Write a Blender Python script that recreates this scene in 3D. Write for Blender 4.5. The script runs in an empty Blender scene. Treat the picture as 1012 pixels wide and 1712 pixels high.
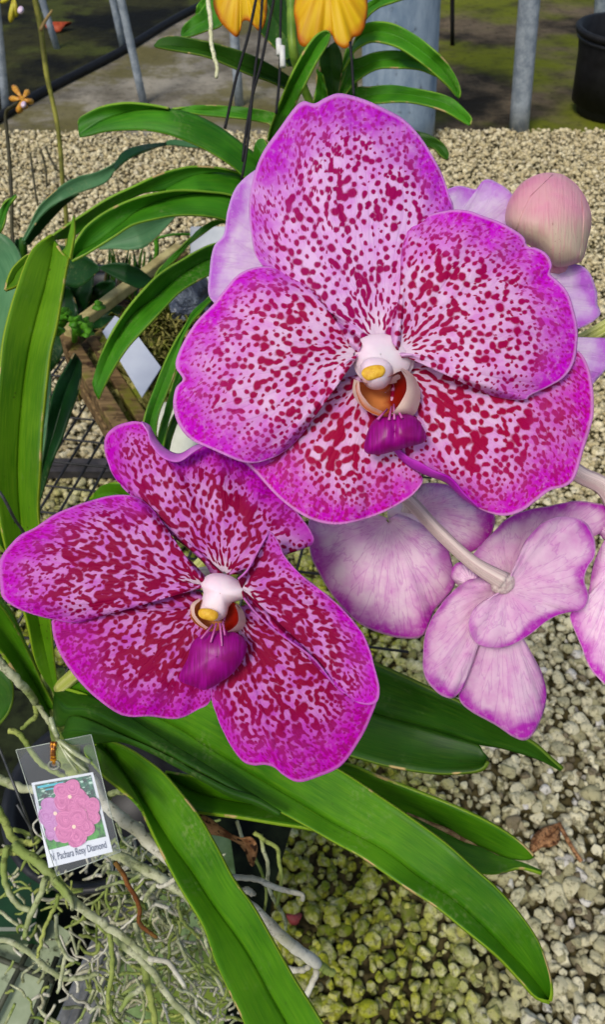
import bpy, bmesh, math, random
import numpy as np
from mathutils import Vector, Matrix, noise
random.seed(7); RNG = np.random.default_rng(11)
SC = bpy.context.scene
COL = SC.collection
PI = math.pi

# ------------------------------------------------------------------ camera
PITCH = math.radians(46.0); FOC = 1300.0; CX, CY = 506.0, 856.0
CAM = np.array([0.0, 0.0, 1.35])
FWD = np.array([0, math.cos(PITCH), -math.sin(PITCH)])
UPV = np.array([0, math.sin(PITCH), math.cos(PITCH)])
RGT = np.array([1.0, 0, 0])
cam = bpy.data.cameras.new('camera'); cam_o = bpy.data.objects.new('camera', cam); COL.objects.link(cam_o)
cam_o.location = CAM; cam_o.rotation_euler = (PI/2 - PITCH, 0, 0)
cam.sensor_fit = 'VERTICAL'; cam.sensor_height = 36; cam.sensor_width = 36*1012/1712
cam.lens = 36*FOC/1712; cam.clip_start = 0.01; cam.clip_end = 200
cam.dof.use_dof = True; cam.dof.focus_distance = 0.25; cam.dof.aperture_fstop = 38
SC.camera = cam_o

def ray(px, py):
    return FWD + RGT*((px-CX)/FOC) - UPV*((py-CY)/FOC)
def P(px, py, d):
    """a point seen at (px,py) of the photo, d metres in front of the lens"""
    return CAM + ray(px, py)*d
def G(px, py, z=0.0):
    """where the sight line meets the horizontal plane at height z"""
    v = ray(px, py); return CAM + v*((z-CAM[2])/v[2])

# ------------------------------------------------------------------ splines
def spl(pts, n, closed=False):
    """Catmull-Rom through pts, n samples evenly spaced in arc length (any dimension)"""
    p = np.array(pts, float)
    if len(p) == 2:
        t = np.linspace(0, 1, n)[:, None]; return p[0]*(1-t)+p[1]*t
    if closed: q = np.vstack([p[-1], p, p[0], p[1]])
    else: q = np.vstack([2*p[0]-p[1], p, 2*p[-1]-p[-2]])
    out = []
    for i in range(1, len(q)-2):
        t = np.linspace(0, 1, 14, endpoint=False)[:, None]
        a, b, c, d = q[i-1], q[i], q[i+1], q[i+2]
        out.append(0.5*((2*b)+(-a+c)*t+(2*a-5*b+4*c-d)*t**2+(-a+3*b-3*c+d)*t**3))
    out = np.vstack(out+[q[-2][None]])
    L = np.r_[0, np.cumsum(np.linalg.norm(np.diff(out, axis=0), axis=1))]
    s = np.linspace(0, L[-1], n+1)[:-1] if closed else np.linspace(0, L[-1], n)
    return np.stack([np.interp(s, L, out[:, k]) for k in range(out.shape[1])], 1)

# ------------------------------------------------------------------ objects
class Thing: pass
def tag(o, label=None, cat=None, group=None, kind=None):
    if label: o['label'] = label
    if cat: o['category'] = cat
    if group: o['group'] = group
    if kind: o['kind'] = kind
def thing(name, loc, label, cat, group=None):
    o = bpy.data.objects.new(name, None); COL.objects.link(o)
    o.location = Vector(loc); o.empty_display_size = 0.02; o['_o'] = list(map(float, loc))
    tag(o, label, cat, group); return o
def grid_faces(nu, nv, off=0, wrap=False):
    f = []
    for i in range(nu-1):
        for j in range(nv if wrap else nv-1):
            k = (j+1) % nv
            f.append((off+i*nv+j, off+i*nv+k, off+(i+1)*nv+k, off+(i+1)*nv+j))
    return f
class MB:
    """collects shapes that become ONE mesh"""
    def __init__(s): s.v=[]; s.f=[]; s.m=[]; s.uv=[]; s.uv2=[]; s.n=0; s.pig=None
    def add(s, v, f, mi=0, uv=None, uv2=None):
        v = np.asarray(v, float); s.v.append(v)
        s.f += [tuple(i+s.n for i in q) for q in f]; s.m += [mi]*len(f)
        z = np.zeros((len(v), 2))
        s.uv.append(z if uv is None else np.asarray(uv, float)); s.uv2.append(z if uv2 is None else np.asarray(uv2, float))
        s.n += len(v); return s
    def tube(s, path, rad, n=8, mi=0, caps=True, smooth=0):
        p = np.array(path, float)
        if smooth: 
            rr = rad if np.ndim(rad) else [rad]*len(p)
            q = spl(np.hstack([p, np.array(rr)[:, None]]), smooth); p, rad = q[:, :3], q[:, 3]
        if not np.ndim(rad): rad = [rad]*len(p)
        T = np.gradient(p, axis=0); T /= np.linalg.norm(T, axis=1)[:, None]+1e-12
        ref = np.array([0.31, 0.2, 0.93]) if abs(T[0][2]) < .9 else np.array([1.0, 0, .1])
        N = np.cross(T[0], ref); N /= np.linalg.norm(N); V = []; L = 0; UV = []
        for i in range(len(p)):
            N = N-T[i]*N.dot(T[i]); N /= np.linalg.norm(N); B = np.cross(T[i], N)
            if i: L += np.linalg.norm(p[i]-p[i-1])
            for k in range(n):
                a = 2*PI*k/n; V.append(p[i]+rad[i]*(math.cos(a)*N+math.sin(a)*B)); UV.append((k/n, L))
        F = grid_faces(len(p), n, 0, True)
        if caps: 
            F.append(tuple(range(n-1, -1, -1))); F.append(tuple(range((len(p)-1)*n, len(p)*n)))
        return s.add(V, F, mi, UV)
    def box(s, c, ax, ay, az, mi=0):
        """box at centre c with half-axis vectors"""
        c, ax, ay, az = (np.array(k, float) for k in (c, ax, ay, az))
        V = [c+i*ax+j*ay+k*az for i in (-1, 1) for j in (-1, 1) for k in (-1, 1)]
        F = [(0,1,3,2),(4,6,7,5),(0,4,5,1),(2,3,7,6),(0,2,6,4),(1,5,7,3)]
        return s.add(V, F, mi, [(0,0)]*8)
    def build(s, name, mats, parent=None, smooth=True, origin=None, solid=None, bevel=None):
        V = np.vstack(s.v)
        o3 = np.array(parent['_o']) if parent is not None else (np.array(origin) if origin is not None else np.array([V[:,0].mean(), V[:,1].mean(), V[:,2].min()]))
        me = bpy.data.meshes.new(name); me.from_pydata((V-o3).tolist(), [], s.f)
        mats = mats if isinstance(mats, (list, tuple)) else [mats]
        for m in mats: me.materials.append(m)
        me.polygons.foreach_set('material_index', s.m)
        me.polygons.foreach_set('use_smooth', [smooth]*len(s.f))
        li = np.zeros(len(me.loops), int); me.loops.foreach_get('vertex_index', li)
        for nm, u in (('uv', s.uv), ('edge', s.uv2)):
            U = np.vstack(u); L = me.uv_layers.new(name=nm); L.data.foreach_set('uv', U[li].ravel())
        if s.pig is not None:
            a_ = me.attributes.new('pigment', 'FLOAT', 'POINT'); a_.data.foreach_set('value', np.asarray(s.pig, np.float32))
        me.update()
        o = bpy.data.objects.new(name, me); COL.objects.link(o)
        if parent is not None: o.parent = parent; 
        else: o.location = Vector(o3)
        o['_o'] = o3.tolist()
        if bevel:
            b = o.modifiers.new('bevel', 'BEVEL'); b.width = bevel; b.segments = 2; b.limit_method = 'ANGLE'
        if solid:
            m = o.modifiers.new('thickness', 'SOLIDIFY'); m.thickness = solid; m.offset = 0; m.use_even_offset = False
        return o

# ------------------------------------------------------------------ materials
def lin(r, g, b):
    f = lambda c: (c/255/12.92 if c/255 <= .04045 else ((c/255+.055)/1.055)**2.4)
    return (f(r), f(g), f(b), 1)
class NT:
    def __init__(s, name, rough=.6, spec=.4):
        s.m = bpy.data.materials.new(name); s.m.use_nodes = True; s.t = s.m.node_tree
        s.b = s.t.nodes['Principled BSDF']; s.out = s.t.nodes['Material Output']
        s.b.inputs['Roughness'].default_value = rough; s.b.inputs['Specular IOR Level'].default_value = spec
    def n(s, t, **k):
        q = s.t.nodes.new(t)
        for a, v in k.items(): setattr(q, a, v)
        return q
    def put(s, sock, v):
        if isinstance(v, bpy.types.NodeSocket): s.t.links.new(v, sock)
        elif v is not None: sock.default_value = v
    def M(s, op, a, b=None, c=None, clamp=False):
        q = s.n('ShaderNodeMath', operation=op, use_clamp=clamp)
        for i, v in enumerate((a, b, c)): s.put(q.inputs[i], v)
        return q.outputs[0]
    def V(s, op, a, b=None):
        q = s.n('ShaderNodeVectorMath', operation=op); s.put(q.inputs[0], a)
        if b is not None: s.put(q.inputs[3 if op == 'SCALE' else 1], b)
        return q.outputs[0]
    def sm(s, x, lo, hi, a=0, b=1):
        q = s.n('ShaderNodeMapRange', interpolation_type='SMOOTHSTEP')
        for i, v in enumerate((x, lo, hi, a, b)): s.put(q.inputs[i], v)
        return q.outputs[0]
    def mix(s, f, a, b, mode='MIX'):
        q = s.n('ShaderNodeMix', data_type='RGBA', blend_type=mode)
        s.put(q.inputs[0], f); s.put(q.inputs[6], a); s.put(q.inputs[7], b); return q.outputs[2]
    def noise(s, vec, scale, detail=3, rough=.5, dist=0, col=False, dim='3D'):
        q = s.n('ShaderNodeTexNoise', noise_dimensions=dim); s.put(q.inputs['Vector'], vec)
        q.inputs['Scale'].default_value = scale; q.inputs['Detail'].default_value = detail
        q.inputs['Roughness'].default_value = rough; q.inputs['Distortion'].default_value = dist
        return q.outputs[1] if col else q.outputs[0]
    def vor(s, vec, scale, feat='F1', rand=1.0, out='Distance'):
        q = s.n('ShaderNodeTexVoronoi', feature=feat); s.put(q.inputs['Vector'], vec)
        q.inputs['Scale'].default_value = scale; q.inputs['Randomness'].default_value = rand
        return q.outputs[out]
    def uv(s, name): return s.n('ShaderNodeUVMap', uv_map=name).outputs[0]
    def obj(s): return s.n('ShaderNodeTexCoord').outputs['Object']
    def geo(s): return s.n('ShaderNodeNewGeometry').outputs['Position']
    def sep(s, v):
        q = s.n('ShaderNodeSeparateXYZ'); s.put(q.inputs[0], v); return q.outputs
    def comb(s, x, y, z=0.0):
        q = s.n('ShaderNodeCombineXYZ'); s.put(q.inputs[0], x); s.put(q.inputs[1], y); s.put(q.inputs[2], z); return q.outputs[0]
    def bump(s, h, strength=.3, dist=.001):
        q = s.n('ShaderNodeBump'); q.inputs['Strength'].default_value = strength; q.inputs['Distance'].default_value = dist
        s.put(q.inputs['Height'], h); s.put(s.b.inputs['Normal'], q.outputs[0]); return q.outputs[0]
    def done(s, color, trans=0, tcol=None):
        s.put(s.b.inputs['Base Color'], color)
        if trans:
            t = s.n('ShaderNodeBsdfTranslucent'); s.put(t.inputs[0], tcol if tcol is not None else color)
            x = s.n('ShaderNodeMixShader'); x.inputs[0].default_value = trans
            s.t.links.new(s.b.outputs[0], x.inputs[1]); s.t.links.new(t.outputs[0], x.inputs[2]); s.t.links.new(x.outputs[0], s.out.inputs[0])
        return s.m

def mat_plain(name, a, b=None, scale=30, rough=.6, spec=.4, bump=0, detail=4, trans=0):
    k = NT(name, rough, spec); b = b or a
    n = k.noise(k.geo(), scale, detail, .6)
    c = k.mix(k.sm(n, .3, .7), a, b)
    if bump: k.bump(n, bump, .003)
    return k.done(c, trans)

def mat_petal(name, light, pink, wash, spot, scale, rlo, rhi, small=.25, washlo=.72, spotfade=.55, stripes=0.0, trans=.22, midvein=0.0, cover=0.0, basewhite=1.0, stretch=1.0):
    """spotted orchid petal. uv = flat petal coordinates (1 = 100 photo px), edge = (r, s)"""
    k = NT(name, .55, .10)
    uv = k.uv('uv'); e = k.sep(k.uv('edge')); r, s_ = e[0], e[1]
    at = k.n('ShaderNodeAttribute', attribute_name='pigment'); pg = at.outputs['Fac']
    sp = k.sm(k.M('ADD', pg, k.M('MULTIPLY_ADD', k.noise(uv, 16, 2), .22, -.11)), .32, .66)
    # ground colour: pale lilac with a pink flush, magenta wash to the margin
    c = k.mix(k.sm(k.noise(uv, 2.4, 4, .6), .35, .72), light, pink)
    c = k.mix(k.M('MULTIPLY', k.sm(r, .06, .2, 1, 0), basewhite), c, lin(235,214,230))
    wob = k.M('MULTIPLY_ADD', k.noise(uv, 1.3, 4), .56, -.28)
    w = k.sm(k.M('ADD', r, wob), washlo, .98)
    mott = k.noise(uv, 9, 3, .65)
    w = k.M('MULTIPLY', w, k.M('MULTIPLY', k.sm(mott, .25, .55, .62, 1.0), k.sm(k.M('ABSOLUTE', k.M('SUBTRACT', s_, .5)), .20, .46, 1.0, .45)))
    c = k.mix(w, c, wash)
    # fine branching veins
    vs = k.noise(k.comb(k.M('MULTIPLY', s_, 34.0), k.M('MULTIPLY', r, 3.2)), 1.0, 2, .5, .5)
    vn = k.M('ABSOLUTE', k.M('SUBTRACT', vs, .5))
    c = k.mix(k.M('MULTIPLY', k.sm(vn, 0, .045, 1, 0), .14+stripes), c, wash)
    spc = k.mix(k.M('MULTIPLY', w, spotfade), spot, k.mix(.55, wash, spot))
    c = k.mix(k.M('MULTIPLY', sp, k.sm(w, .3, 1, 1.0, 1.0-spotfade*.55)), c, spc)
    rim = k.M('MULTIPLY', k.sm(r, .976, .992), .75)
    c = k.mix(rim, c, k.mix(.38, light, wash))
    h = k.M('ADD', k.M('MULTIPLY', k.sm(vn, 0, .08), .45), k.M('MULTIPLY', k.noise(uv, 14, 3), .55))
    k.bump(h, .4, .0006)
    return k.done(c, trans)

def mat_leaf(name, dark, mid, edge, rough=.5, trans=.14, dots=0.0, edgew=.010):
    k = NT(name, rough, .26)
    uv = k.uv('uv'); x = k.sep(uv); u, v = x[0], x[1]
    pos = k.geo()
    long = k.noise(k.comb(k.M('MULTIPLY', u, 26.0), k.M('MULTIPLY', v, 1.2)), 1.0, 3, .6)
    blot = k.noise(pos, 22, 3, .55)
    c = k.mix(k.sm(k.M('MULTIPLY_ADD', long, .3, k.M('MULTIPLY', blot, .7)), .32, .66), dark, mid)
    fine = k.noise(k.comb(k.M('MULTIPLY', u, 90.0), k.M('MULTIPLY', v, 2.0)), 1.0, 2)
    c = k.mix(k.M('MULTIPLY', k.sm(fine, .4, .7), .12), c, edge)
    um = k.M('ABSOLUTE', k.M('SUBTRACT', u, .5))
    c = k.mix(k.M('MULTIPLY', k.sm(um, .0, .014, 1, 0), .75), c, k.mix(.5, dark, (0,0.01,0,1)))
    c = k.mix(k.M('MULTIPLY', k.sm(um, .5-edgew, .499), .6), c, edge)
    # specks of age
    d = k.vor(pos, 210); dm = k.M('MULTIPLY', k.sm(d, .1, .18, 1, 0), k.sm(k.noise(pos, 38, 2), .50, .62))
    c = k.mix(k.M('MULTIPLY', dm, .25+dots), c, lin(40,36,12))
    wear = k.M('MULTIPLY', k.sm(um, .482, .497), k.sm(k.noise(pos, 60, 2), .6, .66))
    c = k.mix(wear, c, lin(196,170,110))
    dust = k.M('MULTIPLY', k.sm(k.noise(pos, 14, 5, .7), .5, .72), k.sm(k.noise(pos, 420, 2), .45, .7)); c = k.mix(k.M('MULTIPLY', dust, .30), c, lin(170,176,120))
    k.bump(k.M('ADD', k.M('MULTIPLY', fine, .25), k.M('MULTIPLY', blot, .8)), .16, .0012)
    k.put(k.b.inputs['Roughness'], k.sm(blot, .3, .7, rough-.06, rough+.14))
    return k.done(c, trans, edge)

def mat_root(name, a, b, tip):
    k = NT(name, .75, .2); uv = k.sep(k.uv('uv')); pos = k.geo()
    n = k.noise(pos, 70, 4, .65); c = k.mix(k.sm(n, .32, .68), a, b)
    n2 = k.noise(pos, 26, 2); c = k.mix(k.sm(n2, .5, .66), c, tip)
    ring = k.noise(k.comb(0.0, k.M('MULTIPLY', uv[1], 160.0)), 1.0, 2)
    c = k.mix(k.M('MULTIPLY', k.sm(ring, .6, .72), .4), c, lin(70,70,30))
    d = k.noise(pos, 260, 3, .65); c = k.mix(k.M('MULTIPLY', k.sm(d, .54, .68), .6), c, lin(54,52,26))
    k.bump(k.M('ADD', n, k.M('MULTIPLY', d, .5)), .5, .0012); return k.done(c)

LIGHT = lin(231,192,226); PINK = lin(224,146,214)
WASH = lin(204,0,200); SPOT = lin(164,0,72); 
M = {}
M['petal_front'] = mat_petal('spotted_petal', LIGHT, PINK, WASH, SPOT, 7.3, .34, .60, .3, .60, cover=.04, stretch=.75)
M['sepal_top'] = mat_petal('spotted_upper_sepal', lin(230,188,230), lin(222,146,220), lin(190,24,194), lin(160,0,88), 6.8, .28, .57, .3, .70, .5, midvein=.2, stretch=.75, cover=.03)
M['sepal_low'] = mat_petal('spotted_lower_sepal', LIGHT, PINK, lin(204,0,186), lin(166,0,62), 6.5, .38, .64, .3, .58, .4, cover=.05, stretch=.75)
M['petal_dense'] = mat_petal('densely_spotted_petal', lin(216,150,210), lin(202,100,198), lin(196,0,190), lin(146,0,62), 8.6, .47, .68, .3, .66, .5, cover=.05, stripes=.1, stretch=.6)
M['sepal_dense'] = mat_petal('densely_spotted_sepal', lin(214,140,206), lin(194,80,190), lin(194,0,180), lin(146,0,58), 8.2, .50, .72, .3, .52, .5, cover=.06, stripes=.1, stretch=.6)
M['petal_back'] = mat_petal('pale_petal_back', lin(240,206,228), lin(228,166,214), lin(190,50,186), lin(166,80,176), 7, .0, .12, .12, .80, .3, stripes=.16, trans=.3, basewhite=.0)
M['petal_pale'] = mat_petal('pale_lilac_petal_back', lin(232,212,236), lin(218,176,232), lin(200,110,220), lin(176,96,190), 7, .0, .08, .1, .82, .3, stripes=.04, trans=.3, basewhite=.0)
M['petal_backdeep'] = mat_petal('rosy_petal_back', lin(246,214,232), lin(230,164,216), lin(194,40,186), lin(170,50,166), 6, .0, .16, .12, .74, .4, stripes=.2, trans=.12, basewhite=.0)
M['white'] = mat_plain('column_white', lin(244,224,228), lin(238,206,220), 90, .55, .2); M['white'].node_tree.nodes['Principled BSDF'].inputs['Subsurface Weight'].default_value = .5; M['white'].node_tree.nodes['Principled BSDF'].inputs['Subsurface Scale'].default_value = .004; M['white'].node_tree.nodes['Principled BSDF'].inputs['Subsurface Radius'].default_value = (1, .75, .7)
M['anther'] = mat_plain('anther_yellow', lin(230,186,62), lin(206,150,34), 500, .5, .25)
M['cream'] = mat_plain('lip_cream', lin(236,206,186), lin(230,186,176), 160, .45, .4)
M['fold'] = mat_plain('petal_fold', lin(196,60,194), lin(182,20,180), 120, .5, .2, trans=.2)
M['fold_pale'] = mat_plain('petal_fold_pale', lin(222,140,220), lin(206,96,206), 120, .5, .2, trans=.2)
M['keel'] = mat_plain('lip_keel', lin(200,110,170), lin(170,60,140), 300, .5)
k = NT('lip_throat', .4, .4); u = k.sep(k.uv('uv'))
M['throat'] = k.done(k.mix(k.sm(k.M('ADD', u[0], k.M('MULTIPLY_ADD', k.noise(k.geo(), 160, 3), .5, -.25)), .36, .62), lin(218,140,76), lin(132,16,4)))
k = NT('lip_magenta', .4, .35); uvn = k.uv('uv'); e = k.sep(k.uv('edge'))
ux = k.sep(uvn); ln = k.noise(k.comb(k.M('MULTIPLY', ux[0], 22.0), k.M('MULTIPLY', ux[1], 2.5)), 1, 2)
c = k.mix(k.sm(ln, .3, .7), lin(132,0,104), lin(164,4,142)); c = k.mix(k.sm(k.noise(uvn, 3, 2), .45, .7), c, lin(140,0,104))
k.bump(ln, .22, .0006)
M['lip'] = k.done(c, .12)
k = NT('pedicel_pale', .5, .3); u = k.sep(k.uv('uv'))
rib = k.noise(k.comb(k.M('MULTIPLY', u[0], 14.0), k.M('MULTIPLY', u[1], 12.0)), 1, 2)
k.bump(rib, .6, .001)
M['pedicel'] = k.done(k.mix(k.sm(rib, .35, .65), lin(200,172,170), lin(232,214,204)), .1)
k = NT('pedicel_green', .5, .3); u = k.sep(k.uv('uv'))
rib = k.noise(k.comb(k.M('MULTIPLY', u[0], 12.0), k.M('MULTIPLY', u[1], 10.0)), 1, 2)
k.bump(rib, .6, .001)
M['stalk'] = k.done(k.mix(k.sm(rib, .35, .65), lin(172,182,80), lin(222,222,140)), .1)
M['leaf'] = mat_leaf('strap_leaf_green', lin(40,98,2), lin(78,138,5), lin(150,180,38))
M['leaf_dark'] = mat_leaf('strap_leaf_dark', lin(18,60,3), lin(40,90,6), lin(110,136,30))
M['leaf_olive'] = mat_leaf('strap_leaf_olive', lin(56,108,3), lin(92,142,8), lin(168,190,44), dots=.5)
M['leaf_mid'] = mat_leaf('far_leaf_green', lin(30,96,8), lin(66,142,18), lin(152,190,56), .5)
M['leaf_blue'] = mat_leaf('broad_leaf_bluegreen', lin(52,104,62), lin(92,140,94), lin(120,156,104), .45, edgew=.006)
M['leaf_deep'] = mat_leaf('broad_leaf_deep', lin(8,42,12), lin(18,66,20), lin(44,90,36), .4, edgew=.006)
M['root'] = mat_root('root_greygreen', lin(136,144,98), lin(196,198,164), lin(134,152,78))
M['root_pale'] = mat_root('root_silver', lin(172,168,148), lin(210,208,190), lin(176,174,138))
M['root_green'] = mat_root('root_green', lin(104,124,52), lin(152,164,88), lin(164,172,90))
M['root_rust'] = mat_root('root_rust', lin(84,44,18), lin(134,84,40), lin(120,96,40))
# ------------------------------------------------------------------ builders
def pigment(pts, R, base, out, spec, seed):
    """pigment field of a spotted petal at pts (photo px, flattened): blue-noise blotches that lie along the veins and run together"""
    sp_, size, elong, fine, margin, mid, join = spec
    rg = np.random.default_rng(seed); b = np.array(base, float); lo, hi = out.min(0), out.max(0)
    ang = np.unwrap(np.arctan2(out[:, 1]-b[1], out[:, 0]-b[0])); rad_ = np.hypot(*(out-b).T)
    o_ = np.argsort(ang); A, Rr = ang[o_], rad_[o_]
    def rr(q):
        d = q-b; a = np.arctan2(d[:, 1], d[:, 0]); a = np.where(a < A[0], a+2*PI, a); a = np.where(a > A[-1]+.4, a-2*PI, a)
        return np.hypot(*d.T)/np.interp(a, A, Rr)
    cand = rg.uniform(lo, hi, (18000, 2)); r = rr(cand); ok = (r < .985) & (r > .07); cand, r = cand[ok], r[ok]
    def spacing(r): return sp_*np.interp(r, [0, .12, .30, .62, .86, 1.0], [.55, .62, .95, 1.0, .72*margin, .55*margin])
    C, S = [], []
    for c, ri in zip(cand, r):
        s_ = spacing(ri)*rg.uniform(.85, 1.2)
        if C:
            d = np.hypot(*(np.array(C)-c).T)
            if (d < .5*(s_+np.array(S))).any(): continue
        C.append(c); S.append(s_)
    C, S = np.array(C), np.array(S); ri = rr(C)
    amp = S*size*np.clip(rg.lognormal(0, .26, len(S)), .5, 1.4)*np.interp(ri, [0, .1, .8, 1], [.9, 1, .95, .8])
    # small freckles between
    fc = rg.uniform(lo, hi, (int(fine*len(C)), 2)); fr_ = rr(fc); fc = fc[(fr_ < .98) & (fr_ > .15)]
    C2 = np.vstack([C, fc]); A2 = np.r_[amp, rg.uniform(1.1, 2.4, len(fc))]
    if mid is not None:
        m_ = spl([base]+mid, 26)[5:]; C2 = np.vstack([C2, m_+rg.normal(0, 2.2, m_.shape)]); A2 = np.r_[A2, rg.uniform(2.2, 4.6, len(m_))]
    rc = rr(C2); D = C2-b; D /= np.linalg.norm(D, axis=1)[:, None]
    th = np.arctan2(D[:, 1], D[:, 0])+rg.normal(0, .38, len(C2))*np.interp(rc, [0, .3, 1], [.15, 1, 1.2])
    el = np.sqrt(np.interp(rc, [0, .16, .3, 1], [elong*2.6, elong*1.9, elong, elong*.9])*rg.lognormal(0, .22, len(C2)))
    F = np.zeros(len(pts)); Fm = np.zeros(len(pts))
    w = np.array([[noise.noise(Vector((x*.045, y*.045, seed)))*2.2+noise.noise(Vector((x*.13, y*.13, seed+9)))*1.5, noise.noise(Vector((x*.045, y*.045, seed+40)))*2.2+noise.noise(Vector((x*.13, y*.13, seed+50)))*1.5] for x, y in pts])
    q = pts+w
    for c, a, t, e in zip(C2, A2, th, el):
        d = q-c; m = (np.abs(d[:, 0]) < a*e*3) & (np.abs(d[:, 1]) < a*e*3)
        if not m.any(): continue
        d = d[m]; u = d[:, 0]*math.cos(t)+d[:, 1]*math.sin(t); v = -d[:, 0]*math.sin(t)+d[:, 1]*math.cos(t)
        mm = (u/(a*e))**2+(v/(a/e))**2; g = np.exp(-.72*mm); F[m] += g; Fm[m] = np.maximum(Fm[m], g)
    F = Fm+join*(F-Fm)
    F *= np.interp(R, [0, .05, .09, 1], [0, 0, 1, 1])
    return np.clip(F, 0, 1.2)

def petal(name, base, outline, d0, mat, parent, o=0., tip=0., bulge=3., cross=0., ruf=1., nruf=4, ph=0., ns=120, nr=34, slope=(0, 0), solid=.0006, axis=None, uoff=0., spots=None, seed=1):
    """a petal: outline traced base-left > tip > base-right, cupped and ruffled in depth (millimetres; + is away from the lens)"""
    if spots: ns, nr = 240, 104
    out = spl(outline, ns); b = np.array(base, float)
    s = np.linspace(0, 1, ns)
    ax = np.array(axis, float)-b if axis is not None else out.mean(0)-b
    ax /= np.linalg.norm(ax); nx = np.array([ax[1], -ax[0]])
    V, UV, E, Q = [], [], [], []
    jit = np.array([noise.noise(Vector((i*25.2/ns, ph*3.1, o))) for i in range(ns)])
    for r in np.linspace(.03, 1, nr):
        q = b+(out-b)*r; Q.append(q)
        off = o+tip*r*r-bulge*math.sin(PI*min(r, 1))+cross*r*r*(2*s-1)**2+ruf*r**3*(np.sin(2*PI*nruf*s+ph)*.7+jit*1.2)
        off += .3*r*np.sin(s*nruf*19+ph)*math.sin(PI*r)
        off += slope[0]*(q[:, 0]-b[0])/100+slope[1]*(q[:, 1]-b[1])/100
        for j in range(ns):
            V.append(P(q[j, 0], q[j, 1], d0+off[j]*1e-3)); d = (q[j]-b)/100
            UV.append((d@nx+uoff, d@ax+uoff*.7)); E.append((r, s[j]))
    mb = MB().add(V, grid_faces(nr, ns), 0, UV, E)
    if spots: mb.pig = pigment(np.vstack(Q), np.array(E)[:, 0], base, out, spots, seed)
    return mb.build(name, mat, parent, solid=solid)

def puff(mb, centre, outline, d, hf, hb=0., mi=0, ns=48, nr=12, power=.5, groove=0):
    """a rounded body with the given outline, swelling hf towards the lens and hb away (metres)"""
    out = spl(outline, ns, True); c = np.array(centre, float)
    for h in ((-hf,) if not hb else (-hf, hb)):
        V, UV, E = [], [], []
        for r in np.linspace(.02, 1, nr):
            q = c+(out-c)*r; z = h*(1-r*r)**power
            for j in range(ns):
                g = groove*math.exp(-((q[j][0]-c[0])/6)**2)*(1-r)
                V.append(P(q[j, 0], q[j, 1], d+z+g)); UV.append(((q[j, 0]-c[0])/100+.5, (q[j, 1]-c[1])/100+.5)); E.append((r, j/ns))
        mb.add(V, grid_faces(nr, ns, 0, True), mi, UV, E)
    return mb

def strip(mb, A, B, dA, dB, u0=0., u1=1., n=60, m=9, bow=0., fold=0., mi=0, wave=0., ph=0.):
    """a surface between two rails; fold sinks its middle away from the lens into a V, bow rounds it"""
    a, b = spl(A, n), spl(B, n); V, UV = [], []
    x = np.linspace(0, 1, max(len(dA), 2)); xb = np.linspace(0, 1, max(len(dB), 2)); L = 0
    for i in range(n):
        t = i/(n-1); da = np.interp(t, x, dA); db = np.interp(t, xb, dB)
        wd = min(1, np.linalg.norm(a[i]-b[i])/40)
        if i: L += np.linalg.norm((a[i]+b[i]-a[i-1]-b[i-1])/2)/100
        for j in range(m):
            w = j/(m-1); q = a[i]*(1-w)+b[i]*w
            d = da*(1-w)+db*w+wd*(bow*math.sin(PI*w)+fold*(1-abs(2*w-1)))+wave*math.sin(t*17+ph+w*2.5)*abs(2*w-1)
            V.append(P(q[0], q[1], d)); UV.append((u0+(u1-u0)*w, L))
    return mb.add(V, grid_faces(n, m), mi, UV)

def leaf(name, A, B, d, mat, parent, fold=.006, M_=None, dm=None, bow=0., wave=.0012, n=60, label=None):
    mb = MB()
    if M_ is None: strip(mb, A, B, d, d, 0, 1, n, 13, bow, fold, wave=wave, ph=A[0][0])
    else:
        dm = dm or [x+fold for x in d]
        strip(mb, A, M_, d, dm, 0, .5, n, 8, bow, 0, wave=0); strip(mb, M_, B, dm, d, .5, 1, n, 8, bow, 0, wave=0)
    o = mb.build(name, mat, parent, solid=.0016)
    if label: o['label'] = label
    return o

def pix(pts): return [P(*p) for p in pts]
def root(pts, w, d, mat, parent, n=8, jig=.35, smooth=None, taper=.8, name='root'):
    """pts in px; w = width in px; d = depth or list"""
    if not np.ndim(d): d = [d]*len(pts)
    p = np.array([P(x, y, z) for (x, y), z in zip(pts, d)]); k = smooth or max(14, len(pts)*7)
    q = spl(p, k); W = .9*w*np.mean(d)/FOC/2
    s0 = random.uniform(0, 50)
    for i in range(k):
        q[i] += W*jig*np.array([noise.noise(Vector((i*.35, s0+7*c, s0))) for c in range(3)])
    r = [W*(1-(1-taper)*(i/(k-1))**2)*(1+.16*noise.noise(Vector((i*.6, s0, 3)))) for i in range(k)]
    r[-1] *= .7
    return MB().tube(q, r, n).build(name, mat, parent)

# ================================================================== THE ORCHID IN FRONT
plant = thing('orchid_plant', P(95, 1230, .5), 'large vanda orchid with magenta spotted flowers, long strap leaves and a tangle of bare roots', 'orchid')

def flower_body(mb_fn, label):
    mb = MB(); mb_fn(mb); o = mb.build('flower', [M['white'], M['pedicel']], plant); o['label'] = label; return o

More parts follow.
